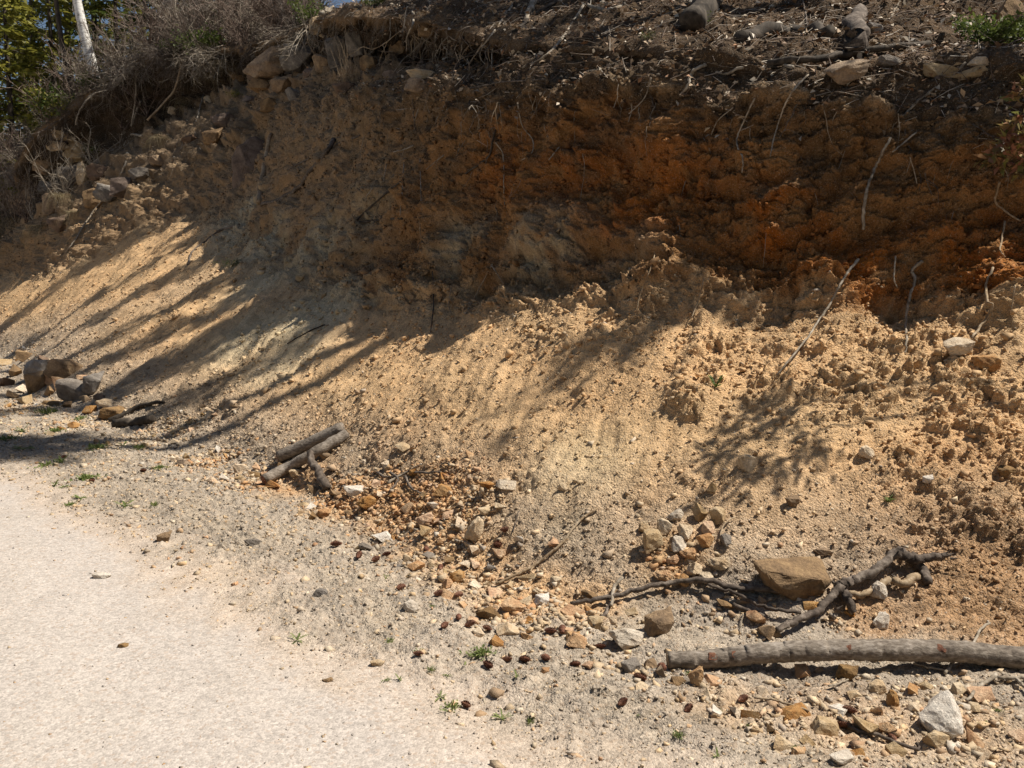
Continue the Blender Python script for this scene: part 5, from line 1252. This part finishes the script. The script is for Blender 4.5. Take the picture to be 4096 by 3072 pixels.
# birch and other trunks on the left slope
def trunk_tree(name, px, py, tx, ty, wpx, mat, lab, lean=0.0, limbs=7, seed=1, H=5.5):
    g = np.random.default_rng(seed); bx = px + (px - tx) / (py - ty) * 120; loc = surf(bx, py + 120); hd = loc[:2] / np.linalg.norm(loc[:2]); loc = drop(loc[0] + hd[0] * 1.4, loc[1] + hd[1] * 1.4); mpp = np.linalg.norm(loc) / FPX; root = link(name, None); r = wpx * mpp * .36
    dx = .8 * (tx - px) / max(py - ty, 1); m = MB()
    zs = np.linspace(-.3, H, 12); pts = np.stack([dx * zs + .03 * np.sin(zs * 1.7), .02 * np.cos(zs * 2), zs], -1)
    m.tube(pts, np.linspace(r * 1.15, r * .55, 12), 10, True, .04)
    link('trunk', m.mesh('trunk'), mat, root)
    for k in range(limbs):
        z = g.uniform(.5, H); a = g.uniform(0, 6.28); l = g.uniform(.5, 1.5)
        p = np.array([dx * z, 0, z]); d = np.array([math.cos(a), math.sin(a), g.uniform(.1, .7)])
        q = smooth_path([p, p + d * l * .5 + g.normal(size=3) * .06, p + d * l + g.normal(size=3) * .1], 4)
        b = MB(); b.tube(q, np.linspace(.016, .004, len(q)), 4, False)
        for j in range(4):
            e = q[2 + j % 5]; b.tube([e, e + (d + g.normal(size=3) * .7) * l * .3], [.006, .002], 3, False)
        link('limb', b.mesh('limb'), B_TWIG, root)
    root.location = loc; return tag(root, lab, 'tree')
trunk_tree('birch_tree', 372, 215, 330, 0, 46, B_BIRCH, 'white birch trunk standing in the thicket on the left', seed=3, H=6)
trunk_tree('broadleaf_tree', 650, 112, 700, 0, 62, B_GREY, 'thick leaning trunk with pale bark patches at the top left', seed=4)
trunk_tree('broadleaf_tree', 590, 95, 570, 0, 18, B_DARK, 'thin dark trunk left of the thick leaning trunk', seed=5)
trunk_tree('broadleaf_tree', 790, 70, 768, 0, 34, B_DEAD, 'grey brown trunk right of the thick leaning trunk', seed=6)
trunk_tree('broadleaf_tree', 200, 180, 178, 0, 26, B_DARK, 'dark slim trunk left of the white birch', seed=7)

# bare twiggy bushes
def bare_bush(seed, h=1.5, n=9):
    g = np.random.default_rng(seed); m = MB()
    for k in range(n):
        a = g.uniform(0, 6.28); d = np.array([math.cos(a) * .45, math.sin(a) * .45, 1.0]) + g.normal(size=3) * .15; L = h * g.uniform(.55, 1.1)
        p = np.array([g.normal() * .08, g.normal() * .08, -.05]); pts = [p]
        for j in range(5):
            d = d / np.linalg.norm(d) + g.normal(size=3) * .16; pts.append(pts[-1] + d / np.linalg.norm(d) * L / 5)
        pts = np.array(pts); m.tube(pts, np.linspace(.017, .006, 6), 4, False)
        for j in range(9):
            b = pts[1 + j % 5] + (pts[min(5, 2 + j % 5)] - pts[1 + j % 5]) * g.uniform(0, 1)
            e = d + g.normal(size=3) * .75; e = e / np.linalg.norm(e) * L * g.uniform(.15, .42); mid = b + e * .5 + g.normal(size=3) * .03
            m.tube([b, mid, b + e], [.008, .006, .004], 3, False)
            for q in range(2):
                f = mid + e * .2 * q; m.tube([f, f + (e * .4 + g.normal(size=3) * .09)], [.0045, .003], 3, False)
    return m.mesh('bush')
BUSH = [bare_bush(k, 1.5, 9 + k % 3) for k in range(5)]
vis_w = area * (np.exp(-((SC - 7.12) / .16) ** 2) * (SC > 6.93) * np.interp(sv, [-34, -31, -8, -6.5], [0, 1, 1, 0])[None] + .35 * band(7.3, 7.8, .05) * np.interp(sv, [-30, -27, -9, -7], [0, 1, 1, 0])[None] + .10 * band(5.2, 6.6, .1) * np.interp(sv, [-34, -32, -22, -20.5], [0, 1, 1, 0])[None] * 2.5).ravel()
ok = (PX.ravel() > -400) & (PX.ravel() < 1250) & (PY.ravel() > -300)
cells = pick(vis_w * ok, 190)
for k, q in enumerate(cells):
    p = PTf[q]; px, py, z = project(p)
    o = link('bare_bush', BUSH[k % 5], B_RED if k % 3 == 0 else (B_TWIG if k % 3 == 1 else B_PALE))
    s = random.uniform(.6, 1.2); o.scale = (s, s, s * random.uniform(.8, 1.2)); o.rotation_euler = (random.uniform(-.2, .2), random.uniform(-.2, .2), k * 2.1); o.location = p
    c = ('reddish', 'grey brown', 'pale grey')[k % 3]
    zone = 'at the far left of the thicket' if px < 330 else ('in the thicket round the trunks' if px < 720 else 'above the rock outcrop')
    tag(o, f'{c} leafless bush {zone}', 'bush', f'{c} leafless bushes {zone}')
# dead brush hanging over the left overhang
cells = pick((area * np.exp(-((SC - 6.98) / .06) ** 2).ravel() * (np.interp(SS, [-26, -24, -15, -13, -9, -6, -4, -3], [0, 1, 1, .5, .8, .8, .5, 0])).ravel()) * ok, 46)
for k, q in enumerate(cells):
    p = PTf[q]; px, py, z = project(p); o = link('hanging_brush', BUSH[k % 5], (B_TWIG, B_PALE, B_DEAD)[k % 3]); s = random.uniform(.35, .8)
    o.scale = (s, s, s); dv = Vector((-NV[0] + random.uniform(-.5, .5), -NV[1] + random.uniform(-.5, .5), random.uniform(-1.6, -.2))); o.rotation_euler = dv.to_track_quat('Z', 'Y').to_euler(); o.location = p
    c = ('grey brown', 'pale', 'dark')[k % 3]; zone = 'over the left overhang' if px < 800 else 'over the rock outcrop and dark hollow'
    tag(o, f'{c} dead brush hanging {zone}', 'brush', f'{c} dead brush hanging {zone}')
# leafy green shrubs
def green_shrub(seed, n=320, L=.05, mat=None, name='green_shrub', sx=1.0):
    g = np.random.default_rng(seed); root = link(name, None); m = MB(); P, Dv = [], []
    for k in range(16):
        a = g.uniform(0, 6.28); d = np.array([math.cos(a), math.sin(a), g.uniform(.5, 1.6)]); d /= np.linalg.norm(d); l = .5 * g.uniform(.6, 1.1)
        pts = np.array([d * l * t + g.normal(size=3) * .02 + np.array([0, 0, -.08 * t * t]) for t in (0, .35, .7, 1)]); m.tube(pts, [.006, .005, .003, .002], 3, False)
        t = g.uniform(.3, 1.05, n // 16); P.append(np.stack([np.interp(t, (0, .35, .7, 1), pts[:, i]) for i in range(3)], -1) + g.normal(size=(len(t), 3)) * .05); Dv.append(d * .5 + g.normal(size=(len(t), 3)) * .7)
    P, Dv = np.concatenate(P), np.concatenate(Dv)
    link('stems', m.mesh('stems'), B_TWIG, root); leaf_obj('foliage', P, Dv, g.uniform(.6, 1.3, len(P)) * L, g.uniform(.6, 1.3, len(P)) * L * .55, mat or L_SHRUB, root, .15)
    return root
for k, (px, py, w, lab) in enumerate([(210, 470, 220, 'bushy green shrub on the edge of the left overhang'), (800, 205, 190, 'dark green shrub left of the rock outcrop'), (925, 100, 240, 'leafy shrub above the rock outcrop'), (940, 388, 70, 'small yellow green tuft at the foot of the outcrop'),
                                   (380, 610, 90, 'dark green shrub among the rocks of the left outcrop'), (345, 310, 120, 'dark shrub in the thicket under the birch'), (1020, 40, 200, 'green shrub at the top edge above the outcrop'), (700, 225, 120, 'dark green shrub over the left overhang'),
                                   (3975, 165, 230, 'green bush with small leaves at the top right'), (3870, 120, 120, 'smaller green bush left of the top right bush'), (4080, 150, 150, 'green bush cut by the right edge at the top'),
                                   (2590, 150, 70, 'low fern like plant in the litter above the face'), (2810, 95, 90, 'green shrub beside the mossy trunk'), (927, 1065, 90, 'dark green tuft on the pale left slope'), (1500, 20, 130, 'dark shrub over the hollow at the top edge'), (85, 260, 200, 'yellow green shrub at the left edge of the thicket'), (1230, 60, 150, 'shrub beside the perched rock')]):
    loc, nor, mpp = hit(px, py); t = green_shrub(60 + k, (1100 if px > 3500 else 620) if w > 110 else 300, .06 if py < 700 else .05, L_YEL if k in (3, 15) else L_SHRUB)
    s = w * mpp / .8; t.scale = (s, s, s * .9); t.location = loc - np.array([0, 0, .02]); tag(t, lab, 'shrub')
# dry grass hanging down the left scree, and a fan of dry stalks on the outcrop
def tuft(px, py, w, lab, n=70, down=1.0, mat=None, name='dry_grass', cat='grass tuft', up=.9):
    g = np.random.default_rng(int(px)); loc, nor, mpp = hit(px, py); L = w * mpp; m = MB()
    for k in range(n):
        a = g.uniform(0, 6.28); d = np.array([math.cos(a) * .5, math.sin(a) * .5, up]) + nor * .4; p = loc + np.array([g.normal() * .12 * L, g.normal() * .12 * L, 0]); l = L * g.uniform(.4, 1)
        pts = [p]
        for j in range(4):
            d = d + np.array([0, 0, -.75 * down]); pts.append(pts[-1] + d / np.linalg.norm(d) * l / 4)
        m.tube(pts, [.003, .003, .0025, .002, .001], 3, False)
    return tag(link(name, m.mesh(name), mat or L_GRASS), lab, cat)
for a in [(250, 790, 110, 'dry grass tuft drooping down the left scree'), (820, 290, 140, 'dry grass tuft hanging under the overhang'), (735, 395, 130, 'straw coloured tuft on the gravelly slope'), (300, 850, 100, 'dry tuft beside the grey scree rock'), (170, 905, 120, 'dry tuft at the foot of the scree'),
          (640, 555, 120, 'thin dry tuft on the gravelly slope below the hooped root'), (880, 250, 120, 'dry tuft left of the tan cracked rock'), (60, 880, 120, 'dry tuft at the left edge of the scree')]:
    tuft(*a)
tuft(1412, 345, 190, 'fan of dry upright stalks in front of the tall blue grey rock', 40, .08, B_ROOT, 'dry_shrub', 'shrub', 1.6)
tuft(3550, 2005, 40, 'tiny green grass tuft on the right bank', 16, .3, L_WEED, 'grass_tuft', 'grass tuft')
# red and green leaved shrub hanging in at the right edge
root = link('leafy_shrub', None); st_ = MB(); P, Dv = [], []
for pix in ([(4180, 380), (4086, 470), (4020, 560), (3965, 645)], [(4180, 470), (4110, 540), (4040, 610), (3985, 660)], [(4200, 300), (4120, 330), (4060, 400)], [(4180, 560), (4120, 620), (4070, 690)]):
    loc = hit(*pix[-1])[0]; k = np.linalg.norm(loc - np.array([0, 0, CAM_H])) - .30
    pts = smooth_path([np.array([0, 0, CAM_H]) + ray(*p) * (k + .18 * i / len(pix) * 0 - .0) for i, p in enumerate(pix)], 4); st_.tube(pts, np.linspace(.008, .003, len(pts)), 5, False)
    for j in range(3, len(pts)):
        for q in range(8):
            P.append(pts[j] + rng.normal(size=3) * .02); Dv.append(np.array([-.5, -.5, -.1]) + rng.normal(size=3) * .8)
link('stems', st_.mesh('stems'), B_PALE, root)
n = len(P); leaf_obj('foliage', P, Dv, rng.uniform(.06, .11, n), rng.uniform(.028, .05, n), L_RED, root, .12)
tag(root, 'glossy red and green leaved shrub hanging in at the right edge', 'shrub')
# small green rosette growing on the clods
loc, nor, mpp = hit(2860, 1555); o = link('seedling', weed_mesh(9, 8, 1, .38, .9), L_SHRUB); o.location = loc + nor * .01; s = 36 * mpp; o.scale = (s, s, s); tag(o, 'small dark green seedling growing on the clods of the bank', 'plant')

# dead wood on the forest floor
wood('stump', [(3408, 205, 0), (3418, 150, .05), (3440, 70, .06)], 38, 30, B_DEAD, 'broken stump of a trunk lying in the litter at the top right', 'stump', .05, sides=12, wob=.08)
wood('fallen_log', [(2960, 165), (3060, 150), (3180, 140), (3310, 135)], 30, 22, B_DARK, 'dark mossy fallen log in the litter left of the stump', 'log', .03, sides=10)
wood('fallen_log', [(3080, 268), (3220, 255), (3380, 232), (3520, 205), (3700, 190)], 13, 12, B_DARK, 'long dark fallen branch running level under the stump', 'branch', .04, sides=8)
wood('mossy_log', [(2860, -40), (2815, 35), (2760, 120)], 46, 40, B_DARK, 'mossy dark trunk slanting down from the top edge', 'log', .06, sides=10)
cells = pick(area * ((m_for + m_for1).ravel()) * (PX.ravel() > 1250) * (PY.ravel() > -60) * (PX.ravel() < 4090), 85)
for k, q in enumerate(cells):
    p = PTf[q]; px, py, z = project(p); L = rng.uniform(.18, .7); a = rng.uniform(0, 6.28); d = np.array([math.cos(a), math.sin(a), 0.0])
    nn = NS.reshape(-1, 3)[q]; d = d - nn * (d @ nn); pts = []
    for t_ in np.linspace(-.5, .5, 6):
        w = p + d * L * t_; g_ = drop(w[0], w[1]); pts.append(np.array([w[0], w[1], max(g_[2] + .012, p[2] - .3)]) + rng.normal(size=3) * .012)
    m = MB(); r = rng.uniform(.003, .009); m.tube(smooth_path(pts, 3), np.linspace(r, r * .6, 16), 5, True, .1)
    mt = (B_PALE, B_DEAD, B_ROOT)[k % 3]
    c = ('bleached', 'dark grey', 'brown')[k % 3]; zone = 'left part' if px < 2200 else ('middle' if px < 3100 else 'right part')
    tag(link('stick', m.mesh('stick'), mt), f'{c} stick lying in the leaf litter, {zone} of the upper slope', 'stick', f'{c} sticks in the litter, {zone}')
inf0 = (PX > 1000) & (PX < 4080) & (PY > -80)
# long dead branches lying across one another, propped clear of the ground
cells = pick(area * inf0.ravel() * (np.exp(-((SC - 7.0) / .12) ** 2) + .6 * m_for + np.exp(-((SC - 5.3) / .4) ** 2) * np.interp(sv, [-8, -5], [0, 1])[None]).ravel(), 80)
for k, q in enumerate(cells):
    p = PTf[q]; px, py, z = project(p); L = rng.uniform(.5, 1.5); a = rng.normal(3.9, .55); d = np.array([math.cos(a), math.sin(a), 0.0]); nn = NS.reshape(-1, 3)[q]; d = d - nn * (d @ nn); pts = []
    for t_ in np.linspace(-.5, .5, 7):
        w = p + d * L * t_; g_ = drop(w[0], w[1]); pts.append(np.array([w[0], w[1], max(g_[2], p[2] - .25 * L)]) + np.array([0, 0, .03 + .10 * rng.random()]) + rng.normal(size=3) * .02)
    m = MB(); r = rng.uniform(.004, .013); sp = smooth_path(pts, 4); m.tube(sp, np.linspace(r, r * .4, len(sp)), 6, True, .10)
    for b_ in range(rng.integers(1, 4)):
        i_ = rng.integers(4, len(sp) - 6); e = (sp[i_ + 4] - sp[i_]); e = e / np.linalg.norm(e) + rng.normal(size=3) * .5 + np.array([0, 0, .15]); l_ = L * rng.uniform(.12, .35)
        s_ = smooth_path([sp[i_], sp[i_] + e * l_ * .5 + rng.normal(size=3) * .02, sp[i_] + e * l_], 3); m.tube(s_, np.linspace(r * .55, r * .2, len(s_)), 4, False)
    mt = (B_PALE, B_DEAD, B_PALE, B_ROOT)[k % 4]; c = ('bleached', 'dark', 'bleached', 'brown')[k % 4]
    zone = 'left of the dark hollow' if px < 1300 else ('around the dark hollow' if px < 2100 else ('in the middle of the upper slope' if px < 3000 else 'right of the upper slope'))
    tag(link('dead_branch', m.mesh('dead_branch'), mt), f'{c} forked dead branch propped over the litter {zone}', 'branch', f'{c} dead branches {zone}')
# leaf litter and twig litter, nobody could count them
inf = ((PX > -150) & (PX < 4300) & (PY > -260)).ravel()
wt = inf * area * ((m_for + m_for1 * .9) * (1 - sstep(7.9, 8.1, SC)) + .15 * ((m_ben + m_cut2) * left) + .25 * band(4.9, 5.2)).ravel() / np.maximum(PZ.ravel(), 3) ** 1.2
nl = 42000; q = pick(wt, nl); P = PTf[q] + NS.reshape(-1, 3)[q] * rng.uniform(.004, .03, (nl, 1)) + rng.normal(size=(nl, 3)) * .012
Dv = rng.normal(size=(nl, 3)) * np.array([1, 1, .35]); L = rng.uniform(.025, .075, nl); V, F = leaves_np(P, Dv, L, L * rng.uniform(.35, .75, nl), .16)
LP = np.array([(.24, .16, .10), (.36, .26, .17), (.15, .095, .06), (.48, .40, .30), (.28, .15, .08), (.50, .44, .36)])
cl_ = LP[rng.choice(6, nl, p=[.24, .25, .17, .18, .08, .08])] * rng.uniform(.75, 1.3, (nl, 1))
o = link('leaf_litter', np_mesh('leaf_litter', V, F, {'albedo': np.repeat(cl_, 4, 0)}), M_LITTER); o['kind'] = 'stuff'; o['label'] = 'dead brown leaves covering the slope above the cut'
nt_ = 16000; q = pick(wt + inf * area * (band(5.0, 7.0) * left * .25).ravel() / np.maximum(PZ.ravel(), 3), nt_); a = rng.uniform(0, 6.283, nt_); d = np.stack([np.cos(a), np.sin(a), rng.normal(size=nt_) * .25], -1)
nn = NS.reshape(-1, 3)[q]; d = d - nn * (d * nn).sum(1)[:, None] + nn * rng.uniform(-.05, .3, (nt_, 1)); L = rng.uniform(.05, .28, nt_); P = PTf[q] + nn * .012
s = np.cross(d, nn); s /= np.linalg.norm(s, axis=1)[:, None]; w = rng.uniform(.0015, .0048, nt_)[:, None]
A = np.stack([s * w, -.5 * s * w + .87 * nn * w, -.5 * s * w - .87 * nn * w], 1)
mid = (P + d * (L * .5)[:, None] + nn * (rng.normal(size=nt_) * .01)[:, None]); end = P + d * L[:, None]
V = np.concatenate([P[:, None] + A, mid[:, None] + A * .9, end[:, None] + A * .5], 1); b9 = (np.arange(nt_) * 9)[:, None, None]
F = np.array([(i * 3 + j, i * 3 + (j + 1) % 3, i * 3 + 3 + (j + 1) % 3, i * 3 + 3 + j) for i in (0, 1) for j in range(3)])[None] + b9
TP = np.array([(.34, .28, .22), (.17, .12, .09), (.46, .40, .33), (.10, .07, .05)]); tc = TP[rng.choice(4, nt_, p=[.3, .35, .15, .2])]
o = link('twig_litter', np_mesh('twig_litter', V.reshape(-1, 3), F.reshape(-1, 4), {'albedo': np.repeat(tc, 9, 0)}), M_LITTER); o['kind'] = 'stuff'; o['label'] = 'fine dead twigs scattered through the leaf litter'
